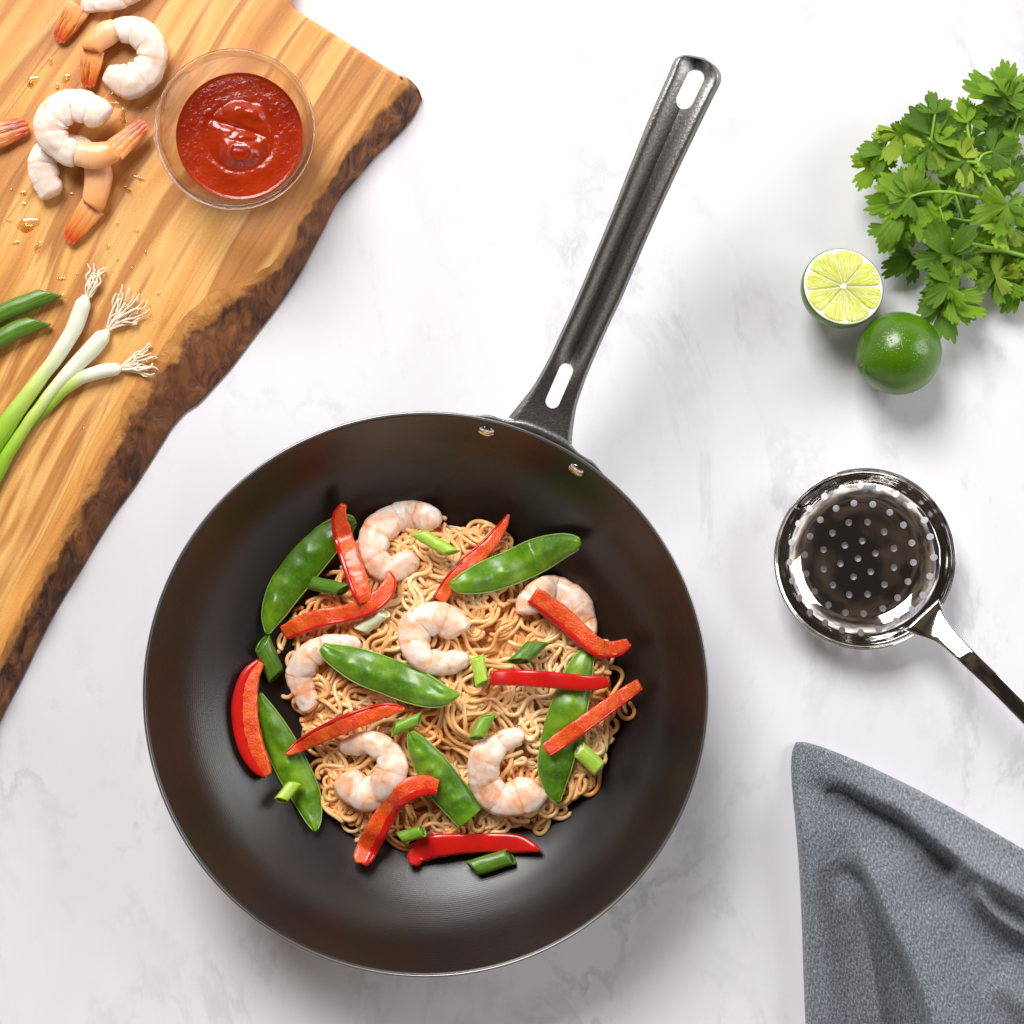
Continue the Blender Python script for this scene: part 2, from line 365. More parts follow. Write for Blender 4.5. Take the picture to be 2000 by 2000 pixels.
MAT = dict(marble=m_marble(), wood=m_wood(), bark=m_bark(), wok=m_wok(), handle=m_handle(), steel=m_steel(), rivet=m_steel('rivet_steel', .16, (.62, .58, .55)),
    bare=m_steel('bare_steel_edge', .35, (.24, .24, .24)), noodle=m_noodle(), raw=m_shrimp('pale_shrimp'), cooked=m_shrimp('sauced_shrimp', 1), shell=m_shrimp('shrimp_shell', 0, True),
    fin=m_fin(), pod=m_pod(), seam=M('pod_seam', (.30, .47, .09), .35).m, skin=m_skin(), flesh=m_flesh(),
    stalk=m_onion('scallion_stalk', (.86, .85, .74), (.36, .58, .045), (.17, .42, .02), 34), root=M('pale_root', (.80, .68, .52), .6).m,
    green=m_onion('dark_scallion_green', (.045, .135, .006), (.16, .30, .035)), mid=m_onion('mid_scallion_green', (.12, .29, .010), (.27, .45, .05)),
    lime=m_onion('yellow_green_scallion', (.30, .52, .03), (.50, .68, .10)), pale=m_onion('white_scallion', (.68, .74, .36), (.86, .87, .66)),
    leaf=m_leaf(), stem=M('coriander_stem', (.24, .43, .045), .32).m, cloth=m_cloth(), rind=m_rind(), pulp=m_pulp(),
    pith=M('lime_pith', (.88, .88, .76), .45).m, scar=M('stem_scar', (.22, .09, .03), .7).m, sauce=m_sauce(), glass=m_glass(), drop=m_drop())

# ------------------------------------------------------------------ the marble surface
def structure(name, o): o.name = name; o['kind'] = 'structure'; return o
structure('marble_countertop', mk('marble_countertop', [(-2, -2, 0), (2, -2, 0), (2, 2, 0), (-2, 2, 0)], [(0, 1, 2, 3)], MAT['marble']))

# ------------------------------------------------------------------ cutting board
BT = .019
def board():
    t = thing('cutting_board', 'live edge olive wood cutting board with dark bark along its right side', 'cutting board')
    inner = [(788, 155), (757, 186), (718, 233), (698, 261), (677, 287), (659, 316), (633, 357), (607, 388), (581, 427), (568, 450), (555, 487), (535, 512), (500, 534), (466, 552), (427, 567), (388, 593), (357, 624), (336, 655), (311, 686), (292, 722), (259, 759), (238, 798), (228, 836), (202, 888), (179, 929), (158, 965), (140, 1003), (119, 1050), (96, 1086), (65, 1148), (39, 1198), (15, 1249), (0, 1288), (-60, 1420), (-130, 1560)]
    outer = [(824, 193), (804, 233), (762, 279), (734, 305), (698, 347), (667, 383), (648, 414), (633, 445), (615, 479), (604, 500), (585, 535), (549, 590), (500, 653), (453, 715), (424, 748), (388, 787), (362, 805), (336, 834), (318, 862), (272, 935), (248, 970), (223, 1004), (192, 1053), (155, 1115), (111, 1187), (72, 1262), (47, 1314), (23, 1361), (3, 1400), (-60, 1530), (-130, 1680)]
    n = 260
    I = cr(inner, n); O = cr(outer, n)
    # corner cap: start both curves from the straight end edge
    for i in range(n):                                       # small irregular wander
        k = 3.2*noise.noise(Vector((I[i, 0]*.03, I[i, 1]*.03, 1)))+1.6*noise.noise(Vector((I[i, 0]*.12, I[i, 1]*.12, 4)))
        I[i] += k
    top_pts = [(568, -300), (566, -60), (566, 0), (568, 8), (573, 16), (583, 23), (596, 31), (690, 91), (770, 142)]
    tp = []
    for a, b in zip(top_pts[:-1], top_pts[1:]):
        for q in np.linspace(0, 1, 8, endpoint=False): tp.append((a[0]+(b[0]-a[0])*q, a[1]+(b[1]-a[1])*q))
    tp = np.array(tp); tp = np.vstack([tp, [[770, 142], [780, 148.5]]])
    ring = np.vstack([tp, I, [[-700, 1560], [-700, -300]]])
    # top surface of the board: a plate with a rounded arris along the cut end
    nr = len(ring); V = []; F = []
    def off(ring, d):
        out = ring.copy()
        for i in range(len(tp)):
            a = ring[max(i-1, 0)]; b = ring[min(i+1, nr-1)]; tt = b-a; tt = tt/(np.linalg.norm(tt)+1e-9); nrm = np.array([tt[1], -tt[0]])
            out[i] = ring[i]+nrm*d
        return out
    prof = [(-9, 0), (-5.5, -.0006), (-2.5, -.0016), (0, -.0040), (.8, -.011), (-1, -.0195), (-3.5, -.0215)]
    levels = [P(*off(ring, d).T, BT+dz) for d, dz in prof]
    V = np.vstack(levels)
    top = tuple(range(nr)); F.append(top)
    for l in range(len(prof)-1):
        for i in range(nr):
            k = (i+1) % nr; F.append((l*nr+i, l*nr+k, (l+1)*nr+k, (l+1)*nr+i))
    o = mk('board', V, F, MAT['wood'], t, smooth=False)
    bm = bmesh.new(); bm.from_mesh(o.data); big = [f for f in bm.faces if len(f.verts) > 4]; bmesh.ops.triangulate(bm, faces=big); bmesh.ops.recalc_face_normals(bm, faces=bm.faces); bm.to_mesh(o.data); bm.free()
    for p in o.data.polygons: p.use_smooth = abs(p.normal.z) < .999
    # bark side
    m = 26; V = []; UV = []; F = []
    for i in range(n):
        tt = i/(n-1); a = P(*I[i], BT+.0003); b = P(*O[i], .003)
        for j in range(m):
            s = j/(m-1); z = BT+.0003-(BT-.001)*(s**1.6)
            p = a+(b-a)*s; q = p.copy(); q[2] = z
            amp = .0024*math.sin(math.pi*min(s*1.15, 1))**.7
            nv = noise.noise(Vector((p[0]*60, p[1]*60, 2)))+.6*noise.noise(Vector((p[0]*190, p[1]*190, 5)))+.35*noise.noise(Vector((p[0]*500, p[1]*500, 8)))
            q[2] += amp*nv; V.append(q); UV.append((tt, s))
        q = q.copy(); q[2] = .0003; q[0] -= .0003; q[1] += .0002; V.append(q); UV.append((tt, 1))
    M_ = m+1
    for i in range(n-1):
        for j in range(M_-1): F.append((i*M_+j, (i+1)*M_+j, (i+1)*M_+j+1, i*M_+j+1))
    # close the corner towards the cut end
    c = P(784, 150, BT-.001); c2 = P(805, 160, .012); base = len(V)
    cap = [P(781, 147, BT-.0008), P(789, 149, BT-.003), P(797, 153, BT-.006), P(806, 160, BT-.010), P(814, 169, BT-.014), P(820, 179, .007)]
    V += cap; UV += [(0, k/5) for k in range(6)]
    idx = [0, 5, 11, 16, 21, m-1]
    for k in range(5):
        seg = list(range(idx[k], idx[k+1]+1)); F.append(tuple([base+k]+seg+[base+k+1]))
    down = len(V)
    for q in cap: V.append(np.array([q[0], q[1], .0005])); UV.append((0, 1))
    for k in range(5): F.append((base+k, base+k+1, down+k+1, down+k))
    fixn(mk('bark_edge', V, F, MAT['bark'], t, UV))
board()

# ------------------------------------------------------------------ wok
ZR = .072; wc = P(831.5, 1356.5, ZR); WX, WY = wc[0], wc[1]; WR = 548*.0003*(H-ZR)/H
prof_r = np.array([0, .03, .055, .068, .078, .088, .098, .110, .125, .140, WR]); prof_z = np.array([.0040, .0040, .0043, .0054, .0072, .0096, .0135, .0190, .0288, .0440, ZR])
pr = cr(np.stack([prof_r, prof_z], 1), 70)
def wokz(x, y): return np.interp(np.hypot(x-WX, y-WY), pr[:, 0], pr[:, 1])
# outline of the noodle bed seen from its middle
MC = P(870, 1330, .02)
bed = [(1010, 1040), (960, 1003), (905, 1008), (850, 1000), (790, 1010), (720, 1030), (665, 1065), (640, 1115), (605, 1160), (565, 1220), (547, 1280), (548, 1340), (560, 1400), (595, 1450), (612, 1520), (622, 1590), (670, 1625), (735, 1648), (800, 1658), (880, 1650), (960, 1640), (1030, 1625), (1090, 1600), (1140, 1560), (1185, 1500), (1212, 1440), (1218, 1370), (1212, 1300), (1170, 1250), (1120, 1200), (1080, 1160), (1040, 1110), (1025, 1070)]
bw = P(*np.array(bed, float).T, .015); ba = np.arctan2(bw[:, 1]-MC[1], bw[:, 0]-MC[0]); br = np.hypot(bw[:, 0]-MC[0], bw[:, 1]-MC[1])
o_ = np.argsort(ba); ba = ba[o_]; br = br[o_]
def rho(x, y):
    a = np.arctan2(y-MC[1], x-MC[0]); return np.hypot(x-MC[0], y-MC[1])/np.interp(a, ba, br, period=2*np.pi)
def mound(x, y):
    q = rho(x, y); lump = .0035*(np.sin(x*95+1.3)*np.cos(y*80-.6))+.002*np.sin(x*190+y*150)
    h = (.033+lump)*np.sqrt(np.clip(1-np.clip(q, 0, 1)**2.6, 0, 1))
    return np.maximum(.0065, wokz(x, y))*1.0+h*(1-.25*np.clip(q, 0, 1))
def ground(px, py):
    z = np.full(np.shape(px), .03)
    for _ in range(6):
        p = P(px, py, z); x, y = p[..., 0], p[..., 1]; z = .5*z+.5*np.where(rho(x, y) < 1, mound(x, y), wokz(x, y))
    return z
def wok():
    t = thing('wok', 'round black carbon steel wok with long handle on marble', 'wok'); t.location = (WX, WY, 0)
    loc = (WX, WY, 0); th = .0016
    nrm = np.gradient(pr, axis=0); nn = np.stack([nrm[:, 1], -nrm[:, 0]], 1); nn /= np.linalg.norm(nn, axis=1)[:, None]
    outer = pr+nn*th; outer[:, 1] = np.maximum(outer[:, 1], .001)
    outer[0, 0] = 0
    prof = np.vstack([pr, outer[::-1]])
    v, f, uv = lathe(prof, 200, (WX, WY)); o = fixn(mk('pan_body', v, f, MAT['wok'], t, uv, loc=loc))
    # bare metal lip
    a = np.linspace(0, 2*np.pi, 12, endpoint=False); lip = np.stack([WR+.0005+.00085*np.cos(a), ZR+.0002+.0009*np.sin(a)], 1)
    v, f, uv = lathe(lip, 240, (WX, WY), True); fixn(mk('rim', v, f, MAT['bare'], t, uv, loc=loc))
    # rivets inside on the wall
    for px, py in ((950, 843), (1125, 918)):
        z = .06
        for _ in range(8): p = P(px, py, z); z = float(wokz(p[0], p[1]))
        p = P(px, py, z); d = np.array([p[0]-WX, p[1]-WY]); rr = np.hypot(*d); d /= rr
        slope = (np.interp(rr+.002, pr[:, 0], pr[:, 1])-np.interp(rr-.002, pr[:, 0], pr[:, 1]))/.004
        nv = Vector((-d[0]*slope, -d[1]*slope, 1)).normalized()
        k = np.linspace(0, 1, 9); dome = np.stack([.0055*np.cos(k*np.pi/2), .0024*np.sin(k*np.pi/2)], 1); dome = np.vstack([[.0055, -.001], dome])
        v, f, uv = lathe(dome, 28); q = nv.to_track_quat('Z', 'Y').to_matrix()
        v = np.array([np.array(q @ Vector(x))+p for x in v]); mk('rivet', v, f, MAT['rivet'], t, uv, loc=loc)
    # bracket hugging the outside of the wall under the lip
    ang0 = math.atan2(*(P(1065, 838, .07)[[1, 0]]-np.array([WY, WX]))); V = []; F = []; n = 60
    for i in range(n):
        s = i/(n-1)*2-1; a_ = ang0+s*.262
        taper = (1-abs(s)**6)**.5 if abs(s) < 1 else 0
        bulge = .0016*(math.exp(-((abs(s)-.76)/.13)**2)); ex = (.0018+bulge*.8+.0045*math.exp(-(s/.45)**4))*max(taper, .03); hh = .013*max(taper, .2)
        r0 = WR+.0004
        rb = np.interp(ZR-.005-hh, pr[:, 1], pr[:, 0])+.0026-r0
        for dr, dz in ((.0006, -.0030), (ex*.55+.0006, -.0022), (ex*.9+.0006, -.0030), (ex, -.005), (rb+ex*.5, -.005-hh), (rb, -.005-hh)):
            rr = r0+dr; V.append((WX+rr*math.cos(a_), WY+rr*math.sin(a_), ZR+dz))
    for i in range(n-1):
        for j in range(6): k = (j+1) % 6; F.append((i*6+j, i*6+k, (i+1)*6+k, (i+1)*6+j))
    F += [tuple(range(6)), tuple(range((n-1)*6, n*6))]
    fixn(mk('bracket', V, F, MAT['handle'], t, loc=loc))
    # the handle
    left = [(993, 815), (1008, 797), (1025, 776), (1046, 747), (1073, 698), (1093, 655), (1127, 580), (1189, 431), (1223, 344), (1266, 235), (1304, 148), (1312, 128), (1320, 114), (1332, 108), (1345, 107)]
    right = [(1117, 868), (1118, 848), (1121, 825), (1126, 795), (1137, 760), (1153, 718), (1185, 645), (1217, 577), (1263, 468), (1322, 338), (1391, 195), (1405, 168), (1409, 150), (1400, 131), (1375, 113)]
    n = 150; Lc = cr(left, n); Rc = cr(right, n); m = 27; V = []
    zt = cr(np.array([(0, .067), (.1, .0705), (.3, .084), (.55, .0985), (.8, .1085), (1, .111)]), n)[:, 1]
    def zprof(s, q):   # channel: raised sides, hollow middle
        ch = sm(.10, .22, q)*(1-.8*sm(.975, 1, q)); a = abs(s)
        z = -.0075*ch*(1-sm(-.25, .80, a))-.0045*sm(.80, 1, a)**2.2
        if s < 0: z += .0
        return z-.004*sm(.985, 1, q)
    for side in (0, 1):
        for i in range(n):
            q = i/(n-1)
            for j in range(m):
                s = j/(m-1)*2-1; s = math.sin(s*math.pi/2*.98)/math.sin(math.pi/2*.98)
                pp = Lc[i]*(1-(s+1)/2)+Rc[i]*((s+1)/2)
                # bow the tip outward
                z = zt[i]+zprof(s, q); p = P(pp[0], pp[1], z)
                if side: p[2] -= .0026*(1-sm(.85, 1, abs(s))*.75)
                V.append(p)
    F = []
    for side in (0, 1):
        b = side*n*m
        for i in range(n-1):
            for j in range(m-1):
                q = (b+i*m+j, b+i*m+j+1, b+(i+1)*m+j+1, b+(i+1)*m+j); F.append(q if side == 0 else q[::-1])
    per = [i*m for i in range(n)]+[(n-1)*m+j for j in range(1, m)]+[i*m+m-1 for i in range(n-2, -1, -1)]+[j for j in range(m-2, 0, -1)]
    for a, b in zip(per, per[1:]+per[:1]): F.append((a, b, b+n*m, a+n*m))
    h = fixn(mk('handle', V, F, MAT['handle'], t, loc=loc))
    def slot(c0, c1, hw, z):
        A = P(*c0, z)[:2]; B = P(*c1, z)[:2]; r = hw*.0003*(H-z)/H; d = (B-A)/np.linalg.norm(B-A); a0 = math.atan2(d[1], d[0]); pts = []
        for k in range(13): a = a0-math.pi/2+math.pi*k/12; pts.append((B[0]+r*math.cos(a), B[1]+r*math.sin(a)))
        for k in range(13): a = a0+math.pi/2+math.pi*k/12; pts.append((A[0]+r*math.cos(a), A[1]+r*math.sin(a)))
        N_ = len(pts); V = [(x, y, z-.03) for x, y in pts]+[(x, y, z+.03) for x, y in pts]
        F = [tuple(range(N_))[::-1], tuple(range(N_, 2*N_))]+[(i, (i+1) % N_, (i+1) % N_+N_, i+N_) for i in range(N_)]
        return np.array(V), F, np.zeros((2*N_, 2))
    cut(h, merge([slot((1080, 782), (1106, 722), 14, .078), slot((1338, 194), (1359, 150), 17, .108)]), loc)
def cut(o, geo, loc=(0, 0, 0)):
    v, f, uv = geo; c = fixn(mk('cutter', v, f, smooth=False, loc=loc)); c.location = o.matrix_world.translation
    if o.parent: c.parent = o.parent
    md = o.modifiers.new('cut', 'BOOLEAN'); md.object = c; md.operation = 'DIFFERENCE'; md.solver = 'EXACT'
    bpy.context.view_layer.update(); dg = bpy.context.evaluated_depsgraph_get()
    me = bpy.data.meshes.new_from_object(o.evaluated_get(dg)); o.modifiers.clear(); o.data = me
    bpy.data.objects.remove(c); me.polygons.foreach_set('use_smooth', np.ones(len(me.polygons), bool))
    me.set_sharp_from_angle(angle=R(40))
wok()

# ------------------------------------------------------------------ noodles
def noodles():
    parts = []; r0 = .00134
    # strands on the surface and beneath it
    def strand(x, y, layer, Ln, thick, nb=1):
        ds = .0012; n = int(Ln/ds); head = rng.uniform(0, 2*np.pi); lam = rng.uniform(.022, .065); A = rng.uniform(.25, 1.75); ph = rng.uniform(0, 6.28)
        drift = rng.normal(0, 34); w1 = rng.uniform(0, 6.28); lam2 = rng.uniform(.018, .045); kk = rng.uniform(0, 99); xy = []
        for i in range(n):
            s = i*ds; h = head+A*math.sin(2*math.pi*s/lam+ph); x += ds*math.cos(h); y += ds*math.sin(h); head += drift*ds+.11*noise.noise(Vector((s*130, kk, 0)))
            q = rho(x, y)
            if q > .88:
                tc = math.atan2(MC[1]-y, MC[0]-x); d = (tc-head+math.pi) % (2*math.pi)-math.pi; head += d*.14*(1 if q < 1 else 2)
            xy.append((x, y))
        xy = np.array(xy); tg = np.gradient(xy, axis=0); tg /= np.linalg.norm(tg, axis=1)[:, None]; sd = np.stack([tg[:, 1], -tg[:, 0]], 1)
        for b_ in range(nb):
            wv = 1.15+.8*np.sin(np.arange(n)*rng.uniform(.05, .12)+rng.uniform(0, 6)); o = xy+sd*((b_-(nb-1)/2)*thick*2.0*wv+rng.normal(0, .0004))[:, None]
            a_ = int(rng.integers(0, max(n//5, 1))); z_ = n-int(rng.integers(0, max(n//5, 1))); o = o[a_:z_]; m_ = len(o)
            if m_ < 8: continue
            s = np.arange(m_)*ds; q = rho(o[:, 0], o[:, 1]); w_ = wokz(o[:, 0], o[:, 1]); z = np.where(q < 1, mound(o[:, 0], o[:, 1]), w_)
            lay = layer*(1-.6*np.clip((q-.6)/.4, 0, 1))
            z = np.maximum(z+lay+.0016*np.sin(2*math.pi*s/lam2+w1+b_*1.3), w_+thick)
            k = np.ones(7)/7; z = np.convolve(np.pad(z, 3, 'edge'), k, 'valid'); pts = np.c_[o, z]
            rr = np.full(m_, thick)*(1+.05*np.sin(np.arange(m_)*.4+w1)); rr[0] *= .7; rr[-1] *= .7
            v, f, uv = sweep(pts, rr, rr*.9, 8); uv[:, 1] = rng.uniform(0, 1); parts.append((v, f, uv))
    N_ = 265
    for k in range(N_):
        while True:
            x = MC[0]+rng.uniform(-.12, .12); y = MC[1]+rng.uniform(-.12, .12)
            if rho(x, y) < .97: break
        strand(x, y, -.0110+.0115*(k/N_)+rng.uniform(-.001, .001), rng.uniform(.06, .14), r0*rng.uniform(.88, 1.06), int(rng.choice([1, 1, 2, 2, 3])))
    # loose loops round the edge
    for k in range(80):
        a = rng.uniform(-np.pi, np.pi); rr = np.interp(a, ba, br, period=2*np.pi)*rng.uniform(.88, 1.0)
        strand(MC[0]+rr*math.cos(a), MC[1]+rr*math.sin(a), rng.uniform(-.004, .0005), rng.uniform(.03, .07), r0)
    # packed strands deep inside
    g = 60; V = []; UV = []; F = []
    for i in range(g):
        for j in range(g):
            a = j/g*2*np.pi; q = i/(g-1)*.93; rr = q*np.interp(a if a < np.pi else a-2*np.pi, ba, br, period=2*np.pi)
            x = MC[0]+rr*math.cos(a); y = MC[1]+rr*math.sin(a); V.append((x, y, max(float(mound(x, y))-.0085, float(wokz(x, y))+.0005))); UV.append((.5, .1))
    for i in range(g-1):
        for j in range(g): k = (j+1) % g; F.append((i*g+j, (i+1)*g+j, (i+1)*g+k, i*g+k))
    parts.append((np.array(V), F, np.array(UV)))
    v, f, uv = merge(parts); o = mk('noodles', v, f, MAT['noodle'], uv=uv)
    o['kind'] = 'stuff'; o['label'] = 'tangled bed of thin curly sauced noodles filling the wok'; o['category'] = 'noodles'
noodles()

# ------------------------------------------------------------------ food builders
def path(ctrl, n, zfn, lift):
    """rows (px, py, half width px[, extra lift mm]) -> world points, half widths"""
    c = np.array([list(r)+[0]*(4-len(r)) for r in ctrl], float); s = cr(c, n); z = zfn(s[:, 0], s[:, 1])
    k = np.ones(9)/9; zz = np.pad(z, 4, 'edge'); z = np.convolve(zz, k, 'valid')
    z = z+lift+s[:, 3]*.001; p = P(s[:, 0], s[:, 1], z); return p, s[:, 2]*.0003*(H-z)/H
def onboard(x, y): return np.full(np.shape(x), BT)
def shrimp(ctrl, label, zfn=ground, lift=.004, mat='cooked', tail=None, seed=0, group='shrimps in the wok', flat=.72, inner=1):
    t = thing('shrimp', label, 'shrimp', group); n = 84
    p, hw = path(ctrl, n, zfn, lift); hw = hw*(1.10 if zfn is ground else 1.0); q = np.linspace(0, 1, n)
    f = (q*6) % 1; seg = .93+.075*np.clip(f/.16, 0, 1)**.6*(1-.55*f)+.03*np.sin(q*13+seed*2)
    cap = np.sqrt(np.clip(1-(1-np.clip(q/.035, 0, 1))**2, .66**2, 1)); endc = np.sqrt(np.clip(1-(1-np.clip((1-q)/.05, 0, 1))**2, .15, 1))
    A = hw*seg*cap*endc; ns = 28
    def sec(th): a = np.cos(th); b = np.sin(th); return np.sign(a)*np.abs(a)**.9, np.sign(b)*np.abs(b)**.85
    v, fc, uv = sweep(p, A, A*flat, ns, sec)
    # ribs pinch on the inside of the curl, a shallow groove along the back
    T, S, U = frames(p); turn = np.cross(T[5], T[len(T)//2])[2]; sgn = 1 if turn < 0 else -1
    for i in range(n):
        for j in range(ns):
            th = 2*np.pi*j/ns; side = np.cos(th)*sgn; k = i*ns+j
            pinch = .13*(1-math.sin(math.pi*f[i])**.6)*max(side, 0); groove = .09*math.exp(-((side+.55)/.12)**2)*(math.sin(th) > 0)
            v[k] = p[i]+(v[k]-p[i])*(1-pinch-groove)
    v = disp(v, .0017, 60, seed); v = disp(v, .0005, 260, seed+5)
    fixn(mk('body', v, fc, MAT[mat], t, uv))
    if tail:
        sh, fins = tail
        if sh is not None:
            p, hw = path(sh, 26, zfn, lift); q = np.linspace(0, 1, 26)
            v, fc, uv = sweep(p, hw*1.0*(1+.05*np.sin(q*np.pi)), hw*.78, 22, sec); v = disp(v, .0004, 200, seed+2); fixn(mk('tail_shell', v, fc, MAT['shell'], t, uv))
        (x0, y0), (x1, y1), wpx = fins; L_ = math.hypot(x1-x0, y1-y0); ux, uy = (x1-x0)/L_, (y1-y0)/L_
        for k, s in enumerate((-.75, -.25, .3, .8)):
            c = []
            for g in np.linspace(0, 1, 5):
                sp = s*wpx*.5*(.95-.35*g)
                c.append((x0+ux*L_*g*(1-.08*abs(s))-uy*sp, y0+uy*L_*g*(1-.08*abs(s))+ux*sp, wpx*.24*(1.05-.15*g)*(1-.5*g**3), (2-1.2*abs(s))*(1-.7*g)))
            p, hw = path(c, 20, zfn, lift*.6); q = np.linspace(0, 1, 20); hw = hw*np.sqrt(np.clip(1-(np.clip(q-.88, 0, 1)/.12)**2, .2, 1))
            v, fc, uv = sweep(p, hw, hw*.42, 12); v = disp(v, .0003, 240, k+seed); fixn(mk('tail_fin', v, fc, MAT['fin'], t, uv))
    return t
def pea(ctrl, label, lift=.004, bumps=5, seed=0, blunt=False, sgn=1):
    t = thing('snow_pea', label, 'snow pea', 'snow peas in the wok'); n = 90; m = 25
    p, hw = path(ctrl, n, ground, lift); T, S, U = frames(p); q = np.linspace(0, 1, n)
    rs = random.Random(seed); bp = [(.16+.68*(k+.5)/bumps+rs.uniform(-.02, .02), rs.uniform(-.12, .22)*sgn, rs.uniform(.55, 1.1)) for k in range(bumps)]
    V = []; UV = []; F = []; mm = 2*m-2
    for i in range(n):
        ring = []
        for j in range(mm):
            up = j < m; s = (j/(m-1)*2-1) if up else (1-(j-m+1)/(m-1)*2)
            th = .0011*(1-s*s)**.35*min(1, hw[i]/.004)+.0003
            if up:
                for b, bs, ba_ in bp: th += .0014*ba_*math.exp(-((q[i]-b)/.043)**2-((s-bs)/.36)**2)*min(1, hw[i]/.006)
                th += (.0009*noise.noise(Vector((q[i]*5, s*1.6, seed*7.7)))+.0002*noise.noise(Vector((q[i]*16, s*3, seed*3.3))))*(1-s*s)
                z = th
            else: z = -th*.8
            V.append(p[i]+S[i]*hw[i]*s+U[i]*z+np.array([0, 0, 1])*(-.0022*s*s*min(1, hw[i]/.008))); UV.append((q[i], s*.5+.5))
    for i in range(n-1):
        for j in range(mm): k = (j+1) % mm; F.append((i*mm+j, i*mm+k, (i+1)*mm+k, (i+1)*mm+j))
    F += [tuple(range(mm)), tuple(range((n-1)*mm, n*mm))]
    fixn(mk('pod', V, F, MAT['pod'], t, UV))
    V = np.array(V[:n*mm]).reshape(n, mm, 3)
    for e in (0, m-1):
        v, f, uv = sweep(V[1:-1, e], .00042, .00042, 6); mk('seam', v, f, MAT['seam'], t, uv)
    return t
def pepper(ctrl, label, side=1, skinw=.28, lift=.005, h=6, up=False, seed=0):
    """side: which flank carries the skin (+1 right of travel); up: the skin faces upward"""
    t = thing('pepper_strip', label, 'red pepper', 'red pepper strips in the wok'); n = 60
    p, hw = path(ctrl, n, ground, lift); q = np.linspace(0, 1, n); hz = np.minimum(h*.00028, hw*1.15)
    sq = lambda e: (lambda th: (np.sign(np.cos(th))*np.abs(np.cos(th))**e, np.sign(np.sin(th))*np.abs(np.sin(th))**e))
    T, S, U = frames(p)
    if up:
        v, f, uv = sweep(p+U*(.20*hz)[:, None], hw, hz, 28, sq(.62)); fixn(mk('skin', v, f, MAT['skin'], t, uv))
        v, f, uv = sweep(p-U*(.30*hz)[:, None]+S*(side*hw*.18)[:, None], hw*.90, hz, 28, sq(.55)); v = disp(v, .0003, 300, seed); fixn(mk('flesh', v, f, MAT['flesh'], t, uv))
    else:
        v, f, uv = sweep(p-S*(side*hw*skinw*.55)[:, None], hw*(1-skinw*.5), hz, 30, sq(.5)); v = disp(v, .0005, 260, seed); v = disp(v, .00022, 900, seed+1); fixn(mk('flesh', v, f, MAT['flesh'], t, uv))
        v, f, uv = sweep(p+S*(side*hw*(1-skinw))[:, None], hw*skinw, hz*1.04, 22, sq(.75)); fixn(mk('skin', v, f, MAT['skin'], t, uv))
    return t
def scallion_bit(c0, c1, r, mat, label, obl0=.5, obl1=.5, lift=.004, rings=False, dz=0, zf=None):
    t = thing('scallion_piece', label, 'scallion', 'cut scallion pieces in the wok'); n = 16; ns = 26
    mid = ((c0[0]+c1[0])/2, (c0[1]+c1[1])/2); zf = zf or ground
    p, hw = path([(*c0, r), (*mid, r, .4), (*c1, r)], n, zf, lift+dz); p[:, 2] = np.linspace(p[0, 2], p[-1, 2], n); T, S, U = frames(p); hz = hw*.78
    def tube(k):
        v, f, uv = sweep(p, hw*k, hz*k, ns, caps=False); v = v.reshape(n, ns, 3)
        th = np.linspace(0, 2*np.pi, ns, endpoint=False); q = np.linspace(0, 1, n)
        sh = (np.cos(th)[None]*(obl0*(1-q)[:, None]+obl1*q[:, None]))*hw[:, None]*k+np.sin(th)[None]*.25*hw[:, None]*(2*q[:, None]-1)*-1
        return v+T[:, None]*sh[..., None], uv
    a, uva = tube(1); b, uvb = tube(.80 if not rings else .66)
    V = np.vstack([a.reshape(-1, 3), b.reshape(-1, 3)]); F = []; o = n*ns
    for i in range(n-1):
        for j in range(ns): k = (j+1) % ns; F += [(i*ns+j, i*ns+k, (i+1)*ns+k, (i+1)*ns+j), (o+i*ns+j, o+(i+1)*ns+j, o+(i+1)*ns+k, o+i*ns+k)]
    for j in range(ns):
        k = (j+1) % ns; F += [(j, o+j, o+k, k), ((n-1)*ns+j, (n-1)*ns+k, o+(n-1)*ns+k, o+(n-1)*ns+j)]
    V = disp(V, .0003, 180, int(r)); mk('outer_layer', V, F, MAT[mat], t, np.vstack([uva, uvb]))
    for k, m2 in (((.60, 'pale'), (.42, 'mid'), (.34, 'pale'), (.2, 'mid'), (.13, 'pale')) if rings else ((.62, mat),)):
        q = p.copy(); inset = (.0 if rings else .0008)
        v, _ = tube(k); v = v+T[:, None]*np.linspace(inset, -inset, n)[:, None, None]
        if rings: v = v-T[:, None]*np.linspace(.0002*(1-k), 0, n)[:, None, None]
        F = []
        for i in range(n-1):
            for j in range(ns): kk = (j+1) % ns; F.append((i*ns+j, i*ns+kk, (i+1)*ns+kk, (i+1)*ns+j))
        F += [tuple(range(ns))[::-1], tuple(range((n-1)*ns, n*ns))]
        mk('inner_layer', v.reshape(-1, 3), F, MAT[m2], t, uva)
    return t

